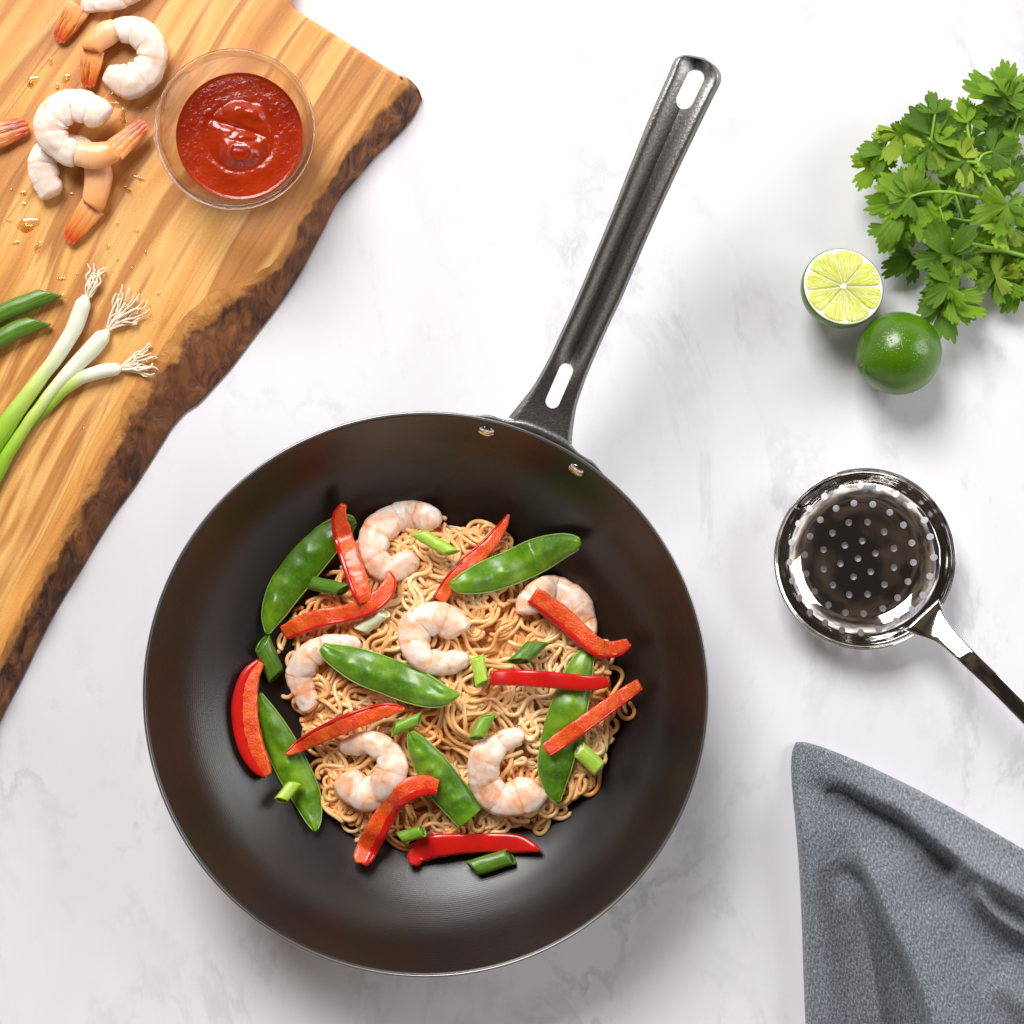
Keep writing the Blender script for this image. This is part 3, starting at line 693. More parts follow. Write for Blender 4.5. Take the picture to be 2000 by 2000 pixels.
# shrimps in the wok
shrimp([(812, 1082, 20), (785, 1105, 24, -1), (752, 1110, 25), (730, 1082, 27), (732, 1048, 28), (762, 1018, 28), (805, 1006, 26), (848, 1014, 20), (864, 1022, 15)], 'topmost pink shrimp in the wok, a yellow-green scallion piece on it', seed=1, lift=.0035)
shrimp([(897, 1240, 27), (880, 1218, 31), (848, 1207, 31), (818, 1220, 31), (808, 1252, 30), (822, 1282, 28), (855, 1295, 24), (890, 1292, 20), (918, 1284, 13)], 'curled shrimp in the middle of the wok, above the central snow pea', seed=2, lift=.0042)
shrimp([(1035, 1200, 24), (1038, 1172, 27), (1062, 1155, 29), (1095, 1158, 30), (1124, 1180, 28), (1142, 1212, 22), (1155, 1245, 12)], 'whitish shrimp at the upper right, mostly under a hooked red pepper strip', seed=3, lift=.004)
shrimp([(612, 1385, 18, -3), (594, 1352, 25), (588, 1316, 28), (604, 1282, 28), (640, 1264, 25), (678, 1258, 19), (708, 1260, 12)], 'pale shrimp at the left of the noodles, beside the central snow pea tip', seed=4, lift=.0025)
shrimp([(672, 1512, 28), (688, 1538, 32), (718, 1549, 32), (748, 1537, 31), (767, 1507, 29), (760, 1474, 27), (734, 1455, 24), (700, 1453, 19), (668, 1461, 14)], 'closed ring of shrimp at the lower left, under the diagonal pepper strip', seed=5, lift=.0042)
shrimp([(1050, 1530, 27), (1032, 1548, 33), (995, 1562, 32), (962, 1548, 31), (943, 1513, 30), (950, 1477, 27), (978, 1452, 22), (1005, 1440, 18), (1022, 1437, 11)], 'open curled shrimp at the lower right, beside the long vertical snow pea', seed=6, lift=.0042)
# snow peas in the wok
pea([(522, 1239, 3), (532, 1200, 22), (558, 1148, 33), (600, 1092, 36), (642, 1050, 30), (678, 1024, 20), (696, 1018, 5)], 'broad snow pea at the upper left, partly under a red pepper strip', seed=1, lift=.006, sgn=-1)
pea([(878, 1139, 3), (900, 1141, 18), (945, 1128, 30), (1000, 1108, 33), (1052, 1084, 33), (1098, 1066, 24), (1126, 1062, 14), (1135, 1063, 4)], 'glossy snow pea at the upper right reaching out over the bare wok', seed=2, lift=.0105, bumps=4)
pea([(629, 1263, 9), (650, 1278, 20), (700, 1300, 33), (755, 1321, 35), (810, 1342, 34), (858, 1358, 24), (898, 1356, 3)], 'snow pea lying across the centre of the noodles, below the middle shrimp', seed=3, lift=.010, bumps=5)
pea([(504, 1354, 6), (516, 1390, 20), (540, 1440, 29), (570, 1500, 32), (598, 1555, 28), (612, 1600, 16), (616, 1624, 3)], 'snow pea sloping down the left edge of the noodles, beside a fat red pepper slice', seed=4, lift=.006)
pea([(801, 1429, 5), (815, 1455, 20), (842, 1497, 31), (872, 1540, 34), (900, 1573, 33), (921, 1597, 31)], 'snow pea with a blunt cut end, between the two lower shrimps', seed=5, lift=.0065, bumps=5)
pea([(1151, 1266, 6), (1140, 1290, 20), (1124, 1340, 31), (1107, 1400, 37), (1092, 1455, 36), (1083, 1505, 32), (1084, 1545, 18), (1092, 1569, 3)], 'long upright snow pea at the right, crossed by two red pepper strips', seed=6, lift=.0055)
# peppers in the wok
pepper([(671, 985, 6), (663, 1010, 15), (669, 1045, 19), (682, 1085, 20), (697, 1130, 20), (707, 1160, 18), (711, 1176, 14, -2)], 'upright red pepper strip at the upper left, leaning over a snow pea', side=1, lift=.0125, seed=1)
pepper([(556, 1236, 15), (585, 1222, 18), (630, 1206, 18), (680, 1197, 17), (718, 1185, 18), (748, 1162, 17), (762, 1138, 13), (759, 1116, 4)], 'curved orange-red pepper strip below the upper left snow pea', side=1, lift=.0095, skinw=.22, seed=2)
pepper([(993, 1005, 3), (980, 1030, 10), (950, 1068, 15), (915, 1100, 16), (880, 1138, 15), (857, 1172, 14)], 'pointed red pepper strip at the top right, under the end of a snow pea', side=1, lift=.0065, skinw=.2, seed=3)
pepper([(1040, 1162, 17), (1065, 1180, 19), (1100, 1206, 20), (1140, 1243, 19), (1170, 1266, 18), (1200, 1268, 16), (1220, 1260, 13), (1228, 1254, 8)], 'hooked red pepper strip lying over the upper right shrimp', side=1, lift=.014, seed=4, skinw=.3)
pepper([(958, 1324, 14), (1000, 1323, 15), (1072, 1327, 16), (1140, 1333, 15), (1175, 1333, 12), (1190, 1333, 6)], 'straight horizontal pepper strip, glossy skin upward, over the upright snow pea', side=1, up=True, lift=.0125, seed=5)
pepper([(1066, 1466, 14), (1090, 1449, 16), (1140, 1414, 16), (1190, 1378, 15), (1230, 1350, 14), (1250, 1337, 11)], 'straight dark red pepper strip slanting up to the right, below the horizontal one', side=1, lift=.0105, seed=6, skinw=.16)
pepper([(509, 1292, 9), (488, 1322, 19), (478, 1370, 25), (480, 1415, 26), (491, 1460, 25), (508, 1494, 20), (523, 1514, 9)], 'fat red pepper slice against the wok wall at the far left', side=1, lift=.006, seed=7, skinw=.58, h=12)
pepper([(558, 1474, 3), (580, 1460, 11), (620, 1438, 16), (670, 1415, 18), (720, 1396, 17), (760, 1385, 13), (791, 1384, 3)], 'tapered red pepper strip slanting above the lower left shrimp', side=-1, lift=.012, seed=8, skinw=.25)
pepper([(855, 1538, 16), (830, 1534, 20), (798, 1542, 22), (768, 1568, 21), (745, 1605, 21), (724, 1645, 22), (711, 1672, 20), (705, 1688, 12)], 'bent red pepper slice at the bottom, running down onto the bare wok', side=-1, lift=.010, seed=9, skinw=.48, h=9)
pepper([(807, 1690, 8), (815, 1668, 20), (845, 1653, 23), (900, 1647, 20), (960, 1645, 19), (1010, 1647, 18), (1040, 1655, 10), (1055, 1662, 3)], 'long red pepper slice lying flat along the bottom edge of the noodles', side=1, up=True, lift=.006, seed=10, h=8)
# scallion pieces in the wok
scallion_bit((816, 1040), (882, 1080), 13, 'lime', 'yellow-green scallion piece lying on the topmost shrimp', -.9, -.9, lift=.0165)
scallion_bit((607, 1138), (672, 1153), 14, 'green', 'dark hollow scallion piece on the lower end of the upper left snow pea', -.3, -.9, lift=.012)
scallion_bit((750, 1196), (705, 1232), 13, 'pale', 'whitish scallion piece half under the curved orange-red pepper strip', .4, .6, lift=.004)
scallion_bit((512, 1255), (540, 1322), 19, 'green', 'broad dark scallion piece above the fat red pepper slice at the left', .5, .4, lift=.005)
scallion_bit((932, 1283), (942, 1336), 14, 'lime', 'yellow-green scallion piece touching the tail of the middle shrimp', .2, .3, lift=.010)
scallion_bit((1013, 1292), (1052, 1254), 17, 'green', 'dark oblique scallion piece right of the middle shrimp', .9, 1.0, lift=.008)
scallion_bit((768, 1425), (820, 1404), 12, 'mid', 'small green scallion piece at the tip of the lower central snow pea', -.8, -.7, lift=.009)
scallion_bit((930, 1442), (953, 1397), 14, 'mid', 'green slanted scallion piece just above the lower right shrimp', .5, .8, lift=.008)
scallion_bit((1130, 1463), (1172, 1503), 17, 'lime', 'thick pale green scallion stub showing rings in its cut end', .3, .1, lift=.009, rings=True)
scallion_bit((548, 1563), (576, 1529), 12, 'lime', 'small yellow-green scallion piece lying on the left snow pea', .4, .5, lift=.013)
scallion_bit((780, 1636), (826, 1623), 12, 'mid', 'green scallion piece between the two bottom red pepper slices', .4, .2, lift=.009)
scallion_bit((922, 1696), (998, 1673), 17, 'green', 'dark scallion piece on the bare wok below the bottom pepper slice', .5, .3, lift=.006)

# ------------------------------------------------------------------ on the board
GB = 'shrimps on the board'
def bshrimp(*a, **k): return shrimp(*a, zfn=onboard, mat='raw', group=GB, **k)
bshrimp([(300, -62, 26), (262, -26, 26), (225, -2, 22), (190, 6, 18), (158, 12, 13)], 'shrimp cut off by the top edge of the photo, orange tail showing', lift=.005, seed=11, tail=(None, ((156, 12), (112, 84), 40)))
bshrimp([(210, 138, 20), (226, 152, 27), (254, 158, 33), (283, 142, 35), (297, 112, 34), (288, 80, 32), (262, 60, 29), (236, 56, 25), (222, 60, 22)], 'white curled shrimp beside the sauce bowl, tail pointing down', lift=.0075, seed=12, tail=([(228, 55, 21), (205, 68, 23), (180, 90, 20), (176, 98, 15)], ((182, 98), (172, 174), 38)))
bshrimp([(120, 330, 0.1), (103, 383, 21), (92, 350, 30), (82, 318, 30), (100, 290, 26), (150, 290, 26), (182, 315, 25)][1:], 'lower shrimp of the crossed pair, mostly under the other, tail pointing down', lift=.006, seed=14, tail=([(190, 312, 25), (192, 350, 26), (184, 395, 23), (180, 404, 17)], ((182, 402), (130, 476), 42)))
bshrimp([(207, 236, 22), (190, 222, 31), (160, 208, 34), (125, 212, 35), (100, 238, 35), (106, 274, 33), (132, 296, 29), (154, 302, 25)], 'upper shrimp of the crossed pair, tail pointing right towards the bowl', lift=.016, seed=13, tail=([(150, 300, 24), (185, 304, 25), (218, 297, 21), (226, 293, 16)], ((222, 295), (286, 238), 40)))
bshrimp([(-150, 330, 26), (-110, 300, 26), (-70, 285, 22), (-45, 278, 16)], 'shrimp mostly outside the left edge of the photo, dark red tail', lift=.006, seed=15, tail=(None, ((-45, 276), (58, 244), 50)))

def bowl():
    c = P(458, 252, BT+.042); cx, cy = c[0], c[1]; b = BT+.0005
    rr = 158*.0003*(H-c[2])/H
    t = thing('glass_bowl', 'small clear glass bowl holding red sauce on the cutting board', 'bowl'); t.location = (cx, cy, b); loc = (cx, cy, b)
    outer = cr([(0, .0), (.018, 0), (.026, .0012), (.034, .009), (.041, .022), (.0440, .034), (rr-.0016, .0400)], 40)
    lip = [(rr-.0004, .0402), (rr, .0414), (rr-.0004, .0427), (rr-.0016, .0433), (rr-.003, .0427), (rr-.0037, .0414)]
    inner = cr([(rr-.0042, .0395), (.0408, .033), (.0378, .022), (.0315, .0105), (.024, .0042), (.017, .0032), (0, .0032)], 40)
    prof = np.vstack([outer, lip, inner]); prof[0, 0] = 0; prof[-1, 0] = 0
    v, f, uv = lathe(np.c_[prof[:, 0], prof[:, 1]+b], 128, (cx, cy)); fixn(mk('glass', v, f, MAT['glass'], t, uv, loc=loc))
    # sauce: a pool with a folded dollop in the middle
    zs = b+.0180; ir = inner[::-1]; rs = np.interp(.0180, ir[:, 1], ir[:, 0])+.0002
    scx, scy = cx, cy
    n = 200; m = 90; V = [(scx, scy, zs)]; F = []
    def hgt(x, y):   # metres, x right y up, from the middle
        k = 1/.0003; X = x*k; Y = y*k; r = math.hypot(X, Y); h = 0
        h += 7.0*math.exp(-((X-2)**2/58**2+(Y+2)**2/70**2)**1.6)                  # broad mound
        h -= 2.2*math.exp(-((r-64)/7)**2)
        h += 7.5*math.exp(-(((X+2)/20)**2+((Y-46)/17)**2)**1.5)+6.0*math.exp(-(((X-30)/16)**2+((Y-42)/15)**2)**1.5)
        h += 8.5*math.exp(-(((X-3)/33)**2+((Y+30)/30)**2)**1.8)
        h -= 5.0*math.exp(-((Y-14+.30*X)/6.5)**2-(X/46)**4)
        h -= 3.2*math.exp(-((Y+12-.004*(X-5)**2)/5)**2-((X-8)/26)**4)
        h += 2.0*math.exp(-((math.hypot(X-3, Y+30)-19)/4)**2)*(1 if Y < -20 else .5)
        a = math.atan2(Y, X); h += .9*math.sin(r*.16-a)*math.exp(-(r/75)**2)
        q = Vector((x*180, y*180, 0)); h += .55*noise.noise(q)+.35*noise.noise(q*2.6)
        return h*.0003*1.05*sm(0, 1, (1-r/(rs*k))*5)
    for i in range(1, m+1):
        q = (i/m)
        for j in range(n):
            a = 2*math.pi*j/n; x = rs*q*math.cos(a); y = rs*q*math.sin(a); V.append((scx+x, scy+y, zs+hgt(x, y)+.0006*sm(.95, 1, q)))
    V[0] = (scx, scy, zs+hgt(0, 0))
    for j in range(n): F.append((0, 1+j, 1+(j+1) % n))
    for i in range(m-1):
        for j in range(n): k = (j+1) % n; F.append((1+i*n+j, 1+(i+1)*n+j, 1+(i+1)*n+k, 1+i*n+k))
    last = 1+(m-1)*n
    for q in (.0165, .0105, .0062, .0042, .0036):      # body of the sauce against the glass
        r2 = np.interp(q, ir[:, 1], ir[:, 0])-.0002 if q > .0037 else .012; st = len(V)
        for j in range(n): a = 2*math.pi*j/n; V.append((scx+r2*math.cos(a), scy+r2*math.sin(a), b+q))
        for j in range(n): k = (j+1) % n; F.append((last+j, st+j, st+k, last+k))
        last = st
    F.append(tuple(range(last, last+n)))
    o = mk('sauce', V, F, MAT['sauce'], loc=(scx, scy, b)); o.location = (scx, scy, b); fixn(o)
    tag(o, 'thick red sauce with a swirled top in the glass bowl', 'sauce')
bowl()

def scallion(ctrl, roots, label, seed):
    t = thing('scallion', label, 'scallion', 'whole scallions on the board'); n = 80
    p, hw = path(ctrl, n, onboard, .0042); q = np.linspace(0, 1, n)
    v, f, uv = sweep(p, hw*(1-.45*(1-sm(0, .035, q))), hw*.9*(1-.45*(1-sm(0, .035, q))), 26); v = disp(v, .00035, 90, seed); mk('stalk', v, f, MAT['stalk'], t, uv)
    (bx, by), tips = roots; rs = random.Random(seed)
    for (tx, ty) in tips:
        jx, jy = rs.uniform(-5, 5), rs.uniform(-5, 5); L_ = math.hypot(tx-bx, ty-by)
        c = [(bx+jx*.9, by+jy*.9, 2.3, 1), (bx+(tx-bx)*.35+jx*1.2, by+(ty-by)*.35+jy, 2.1, rs.uniform(0, 3)), (bx+(tx-bx)*.6+rs.uniform(-5, 5), by+(ty-by)*.6+rs.uniform(-5, 5), 2.0, rs.uniform(0, 3)), (bx+(tx-bx)*.82+rs.uniform(-6, 6), by+(ty-by)*.82+rs.uniform(-6, 6), 1.7, rs.uniform(0, 2.5)), (tx, ty, 1.3, rs.uniform(-.5, 1))]
        p, hw = path(c, 20, onboard, .0022); v, f, uv = sweep(p, hw, hw, 6); mk('root', v, f, MAT['root'], t, uv)
    return t
def fan(bx, by, a0, a1, l0, l1, n, seed):
    r_ = random.Random(seed); out = []
    for k in range(n):
        a = R(a0+(a1-a0)*(k+r_.uniform(-.3, .3))/(n-1)); l = r_.uniform(l0, l1); out.append((bx+l*math.cos(a), by-l*math.sin(a)))
    return (bx, by), out
scallion([(236, 720, 10), (222, 722, 13), (194, 726, 14), (158, 739, 13), (125, 762, 11, -1), (95, 795, 9, -2), (60, 830, 7, -3)], fan(234, 719, -12, 42, 52, 80, 17, 3), 'white scallion pointing right, its stalk passing under the middle one', 3)
scallion([(168, 578, 14), (160, 600, 16), (143, 645, 16), (112, 695, 15), (82, 735, 14), (50, 778, 16), (18, 822, 19), (-15, 870, 23), (-60, 950, 26)], fan(172, 578, 55, 92, 40, 66, 14, 5), 'scallion nearest the top, thick white end with short straight roots', 5)
scallion([(211, 646, 11), (200, 658, 16), (176, 685, 17), (142, 720, 15), (108, 757, 12), (65, 812, 11), (28, 866, 12), (0, 915, 13), (-50, 1010, 15)], fan(212, 645, 18, 78, 55, 100, 22, 4), 'middle scallion of three with the widest fan of roots', 4)
def green_leaf(ctrl, label, seed):
    t = thing('scallion_leaf', label, 'scallion', 'cut green scallion leaves on the board'); n = 40; ns = 24
    p, hw = path(ctrl, n, onboard, .0045); T, S, U = frames(p); V = []; q = np.linspace(0, 1, n)
    for kk in (1, .80):
        v, f, uv = sweep(p, hw*kk, hw*.85*kk, ns, caps=False); v = v.reshape(n, ns, 3); th = np.linspace(0, 2*np.pi, ns, endpoint=False)
        v = v+T[:, None]*((sm(.75, 1, q)[:, None]*np.cos(th)[None]*1.2*hw[:, None])[..., None]); V.append(v.reshape(-1, 3))
    V = np.vstack(V); o = n*ns; F = []
    for i in range(n-1):
        for j in range(ns): k = (j+1) % ns; F += [(i*ns+j, i*ns+k, (i+1)*ns+k, (i+1)*ns+j), (o+i*ns+j, o+(i+1)*ns+j, o+(i+1)*ns+k, o+i*ns+k)]
    for j in range(ns): k = (j+1) % ns; F += [((n-1)*ns+j, (n-1)*ns+k, o+(n-1)*ns+k, o+(n-1)*ns+j)]
    V = disp(V, .0003, 120, seed); mk('leaf', V, F, MAT['green'], t, np.vstack([uv, uv])); return t
green_leaf([(-120, 668, 17), (-60, 640, 17), (0, 613, 18), (50, 592, 18), (98, 572, 16)], 'upper cut green scallion leaf entering from the left edge', 1)
green_leaf([(-120, 722, 18), (-60, 694, 18), (0, 662, 19), (40, 641, 18), (76, 627, 16)], 'lower cut green scallion leaf entering from the left edge', 2)

def drops():
    spots = [(100, 122, 5, 8), (62, 160, 9, 14), (128, 155, 13, 7), (112, 172, 8, 5), (205, 168, 10, 5), (240, 235, 22, 5), (275, 215, 7, 4), (288, 212, 4, 3), (262, 262, 4, 3), (22, 372, 4, 3), (18, 432, 6, 3), (32, 475, 8, 4), (230, 438, 5, 4), (266, 452, 6, 4), (275, 350, 14, 4), (250, 372, 12, 4), (212, 484, 6, 4), (75, 484, 13, 5), (45, 378, 9, 5), (140, 380, 4, 4), (256, 318, 5, 3), (48, 400, 5, 4), (55, 440, 24, 16), (120, 545, 12, 3), (122, 580, 8, 3), (285, 495, 6, 3), (230, 508, 5, 3), (150, 536, 3, 3), (185, 527, 3, 2), (258, 525, 3, 3), (310, 575, 5, 4), (162, 838, 3, 2), (90, 300, 22, 8), (215, 200, 30, 12)]
    parts = []; r_ = random.Random(2)
    for (x, y, a, b) in spots:
        for s in range(1+int(a > 7)*2):
            n = 18; V = []; px = x+r_.uniform(-a, a)*.5*(s > 0); py = y+r_.uniform(-b, b)*.5*(s > 0); rot = r_.uniform(0, 3); k = 1 if s == 0 else .5
            wob = [1+.35*r_.uniform(-1, 1) for _ in range(n)]; wob = [(wob[i]+wob[i-1]+wob[(i+1) % n])/3 for i in range(n)]
            a_ = a*1.25; hgt = min(a, b)*.0003*.13*k; prof = [(1, 0), (.93, .45), (.75, .8), (.4, 1.0)]
            for (q, hz) in prof:
                for i in range(n):
                    th = 2*math.pi*i/n; u = a*k*q*wob[i]*math.cos(th); v = b*k*q*wob[i]*math.sin(th)
                    V.append(P(px+u*math.cos(rot)-v*math.sin(rot), py+u*math.sin(rot)+v*math.cos(rot), BT+.00015+hgt*hz))
            V.append(P(px, py, BT+.0001+hgt)); F = []
            for l in range(3):
                for i in range(n): j = (i+1) % n; F.append((l*n+i, l*n+j, (l+1)*n+j, (l+1)*n+i))
            for i in range(n): F.append((3*n+i, 3*n+(i+1) % n, 4*n))
            parts.append((np.array(V), F, np.zeros((len(V), 2))))
    v, f, uv = merge(parts); o = fixn(mk('juice_drops', v, f, MAT['drop'])); o['kind'] = 'stuff'; o['label'] = 'drops of shrimp juice scattered over the cutting board'; o['category'] = 'juice'
drops()

# ------------------------------------------------------------------ limes
def limes():
    # whole lime
    c = P(1755, 690, .0245); t = thing('whole_lime', 'whole green lime below the cut half', 'lime'); t.location = tuple(c); r = 82*.0003*(H-.0245)/H
    n, m = 96, 64; ax = Vector((-.86, -.30, .42)).normalized(); q = ax.to_track_quat('Z', 'Y').to_matrix(); V = []
    for i in range(m+1):
        ph = math.pi*i/m
        for j in range(n):
            th = 2*math.pi*j/n; rr = r*(.985+.075*abs(math.cos(ph))**3)+(.0026*math.exp(-(ph/.28)**2)-.0016*math.exp(-(ph/.10)**2))
            rr *= 1+.012*math.sin(5*th)*math.sin(ph)*math.exp(-(ph/.9)**2)
            v = q @ Vector((rr*math.sin(ph)*math.cos(th), rr*math.sin(ph)*math.sin(th), rr*math.cos(ph))); V.append(np.array(v)+c)
    F = [(i*n+j, i*n+(j+1) % n, (i+1)*n+(j+1) % n, (i+1)*n+j) for i in range(m) for j in range(n)]
    mk('rind', disp(np.array(V), .0005, 40), F, MAT['rind'], t, loc=tuple(c)); fixn(bpy.data.objects[t.children[0].name])
    st = lathe([(.0001, .0014), (.0010, .0012), (.0016, .0004), (.0018, -.001)], 12); v = np.array([np.array(q @ Vector((x[0], x[1], x[2]+r*1.055+.0006)))+c for x in st[0]])
    mk('stem_scar', disp(v, .0005, 600), st[1], MAT['scar'], t, loc=tuple(c))
    # half lime, cut face up and tipped a little
    zf = .031; c = P(1647, 560, zf); t = thing('lime_half', 'cut lime half showing pale yellow flesh above the whole lime', 'lime'); t.location = tuple(c); r = 82*.0003*(H-zf)/H
    tilt = Vector((.16, .24, 1)).normalized().to_track_quat('Z', 'Y').to_matrix()
    tilt = tilt @ __import__('mathutils').Matrix.Rotation(-math.atan2(*(tilt @ Vector((1, 0, 0)))[:2][::-1]), 3, 'Z')
    def put(V): return np.array([np.array(tilt @ Vector(v))+c for v in V])
    prof = [(0, -.0262)]+[(r*math.sin(a), -.0005-.0262*math.cos(a)) for a in np.linspace(.08, math.pi/2, 26)]+[(r-.0002, .0001), (r-.0008, .0004)]
    v, f, uv = lathe(prof, 96); v = put(v*np.array([1.0, .97, 1])); v[:, 2] = np.maximum(v[:, 2], .0004); fixn(mk('rind', v, f, MAT['rind'], t, uv, loc=tuple(c)))
    v, f, uv = lathe([(0, .0002), (r*.5, .0002), (r-.0035, .0003), (r-.0018, .0007), (r-.0007, .0004), (r-.0006, -.0012)], 96); fixn(mk('pith', put(v*np.array([1.0, .97, 1])), f, MAT['pith'], t, uv, loc=tuple(c)))
    mem = [2, 50, 103, 155, 190, 230, 270, 316]
    for a0, a1 in zip(mem, mem[1:]+[mem[0]+360]):
        a0r, a1r = R(a0), R(a1); half = (a1r-a0r)/2; mid = (a0r+a1r)/2; V = []; UV = []; F = []; na, nr = 26, 22; RO = r*.95
        for i in range(nr+1):
            q = i/nr
            for j in range(na+1):
                s = j/na*2-1
                rr = .0016+(RO-.0016)*q; lim = half-.00018/max(rr, .0012); lim = max(lim, .02)
                k = sm(.80, 1, q); a = mid+s*lim*(1-.12*k*abs(s)); rr2 = rr-(RO*.05)*k*abs(s)**3
                e = min(1, (1-abs(s))*lim*rr/.0011)*min(1, (1-q)*RO/.0012)
                z = .00025+.0011*max(e, 0)**.5+.00035*noise.noise(Vector((q*26, a*18, 1)))*e
                V.append((rr2*math.cos(a), rr2*math.sin(a)*.97, z)); UV.append((q+a, a*3.0))
        for i in range(nr):
            for j in range(na): F.append((i*(na+1)+j, i*(na+1)+j+1, (i+1)*(na+1)+j+1, (i+1)*(na+1)+j))
        fixn(mk('segment', put(V), F, MAT['pulp'], t, UV, loc=tuple(c)))
    v, f, uv = lathe([(0, .0014), (.0012, .0012), (.0022, .0004)], 9); mk('core', put(disp(v, .0005, 800)), f, MAT['pith'], t, uv, loc=tuple(c))
limes()

# ------------------------------------------------------------------ coriander
def leaf_mesh(seed, narrow=1.0):
    r_ = random.Random(seed); nl = 3; n = 170; m = 7; span = R(100)*narrow; V = []; UV = []; F = []
    lob = [(-.66+r_.uniform(-.06, .06), .86), (0+r_.uniform(-.06, .06), 1.0), (.66+r_.uniform(-.06, .06), .86)]
    ph = r_.uniform(0, 6); curl = r_.uniform(-.3, .7); cup = r_.uniform(-.55, .65); cuts = [r_.uniform(.45, .72) for _ in range(4)]
    for j in range(n):
        u = j/(n-1)*2-1; a = u*span
        rad = max((h*(1-min(1, abs(u-c)/.42)**2.8)) for c, h in lob); rad = max(rad, .46+.10*(1-abs(u)))
        for k, cc in enumerate((-.35, .35)): rad *= 1-(.30+.45*cuts[k])*math.exp(-((u-cc)/.038)**2)
        tooth = abs(math.sin(u*math.pi*9.5+ph*.2))**.75; t2 = abs(math.sin(u*math.pi*4.2+ph)); rad *= .78+.15*tooth+.12*t2
        rad *= 1-.5*sm(.88, 1, abs(u))
        for i in range(m):
            q = i/(m-1); rr = rad*q
            x = rr*math.cos(a); y = rr*math.sin(a)
            z = -curl*x*x*.6+cup*abs(y)*.5+.085*math.sin(a*6+ph)*q*q+.05*math.sin(x*7+ph)
            V.append((x, y, z)); UV.append((q, u))
    for j in range(n-1):
        for i in range(m-1): F.append((j*m+i, j*m+i+1, (j+1)*m+i+1, (j+1)*m+i))
    return V, F, UV
LM = []
for s in range(10):
    o = mk('leaf_source', *leaf_mesh(s+3, [1, 1, .9, .75, 1.1][s % 5])[:2], MAT['leaf'], uv=leaf_mesh(s+3, [1, 1, .9, .75, 1.1][s % 5])[2]); LM.append(o.data); bpy.data.objects.remove(o)
lc = [0]
def leaf(t, x, y, d, size, z, tilt=(0, 0)):
    me = LM[lc[0] % 10]; lc[0] += 1; o = bpy.data.objects.new('leaf', me); C.objects.link(o); o.parent = t
    p = P(x, y, z); s = size*.0003*(H-z)/H; o.location = tuple(p); o.scale = (s, s, s); o.rotation_euler = (tilt[0], tilt[1], R(d)); return o
def stem(t, pts, r=3.2):
    c = [(x, y, r*(1-.35*i/max(len(pts)-1, 1)), z) for i, (x, y, z) in enumerate(pts)]
    p, hw = path(c, 10*len(pts), lambda a, b: np.zeros(np.shape(a)), 0); v, f, uv = sweep(p, hw, hw*.9, 10); mk('stem', v, f, MAT['stem'], t, uv)
def sprig(label, stems, leaves, seed):
    t = thing('coriander_sprig', label, 'coriander', 'coriander sprigs lying in a bunch'); rs = random.Random(seed)
    for s in stems: stem(t, *s)
    for l in leaves:
        x, y, d, sz, z = l[:5]; leaf(t, x, y, d, sz*.86, z*.001, (R(rs.uniform(-28, 28)), R(rs.uniform(-18, 16)-4)))
        if sz > 55: leaf(t, x+rs.uniform(-6, 6), y+rs.uniform(-6, 6), d+rs.choice((-1, 1))*rs.uniform(40, 80), sz*rs.uniform(.5, .68), max(z-3, 5)*.001, (R(rs.uniform(-35, 35)), R(rs.uniform(-20, 16))))
sprig('coriander sprig at the top right corner of the bunch, largest frilly leaf uppermost', [([(1971, 301, 18), (1978, 262, 24), (1988, 225, 30)], 4), ([(1988, 225, 30), (1975, 208, 32), (1955, 190, 34)], 3), ([(1988, 225, 30), (2010, 222, 30), (2050, 230, 28)], 3), ([(1971, 301, 18), (1975, 380, 10), (2060, 470, 8)], 4)],
    [(1958, 192, 152, 98, 34), (1962, 188, 98, 76, 37), (1962, 192, 62, 62, 35), (1985, 220, 158, 92, 30), (1986, 220, 100, 60, 33), (1982, 222, 196, 84, 26), (1984, 224, 222, 70, 21), (1996, 224, 80, 50, 30)], 1)
sprig('coriander sprig with the thickest stem, leaves at the upper left of the bunch', [([(2070, 505, 24), (2000, 432, 26), (1950, 390, 29), (1925, 350, 31), (1909, 318, 33)], 6.5), ([(1909, 318, 33), (1893, 271, 33), (1888, 234, 32)], 4), ([(1909, 318, 33), (1870, 312, 34), (1841, 299, 35), (1818, 274, 36)], 4.2), ([(1909, 318, 33), (1920, 302, 33), (1938, 296, 32)], 3), ([(1818, 274, 36), (1822, 250, 38), (1826, 222, 39)], 3), ([(1818, 274, 36), (1780, 252, 34), (1750, 248, 32)], 4), ([(1750, 248, 32), (1732, 278, 28), (1716, 312, 24)], 2.5)],
    [(1822, 262, 82, 96, 38), (1826, 222, 100, 54, 39), (1830, 277, 42, 52, 38), (1818, 276, 152, 90, 35), (1760, 258, 250, 78, 34), (1812, 290, 240, 62, 37), (1730, 298, 172, 68, 29), (1714, 318, 232, 74, 25), (1716, 312, 190, 50, 24), (1887, 236, 165, 66, 33), (1889, 234, 30, 55, 32), (1888, 240, 110, 44, 34), (1888, 311, 196, 84, 34), (1893, 318, 292, 64, 31), (1853, 300, 80, 46, 33), (1938, 296, 20, 62, 32), (1938, 296, 300, 72, 30), (1880, 308, 70, 50, 36)], 2)
sprig('coriander sprig with a long thin stem to the big drooping leaf on the left', [([(1955, 395, 28), (1900, 384, 33), (1850, 375, 36), (1806, 376, 37), (1778, 384, 36)], 3.8), ([(1778, 384, 36), (1755, 420, 32), (1740, 450, 28)], 2.6), ([(2060, 470, 20), (2000, 420, 24), (1955, 395, 28)], 3.5)],
    [(1779, 384, 160, 86, 36), (1779, 386, 210, 70, 35), (1778, 388, 238, 122, 35), (1776, 388, 262, 110, 32), (1778, 382, 118, 66, 36), (1740, 445, 262, 62, 27)], 3)
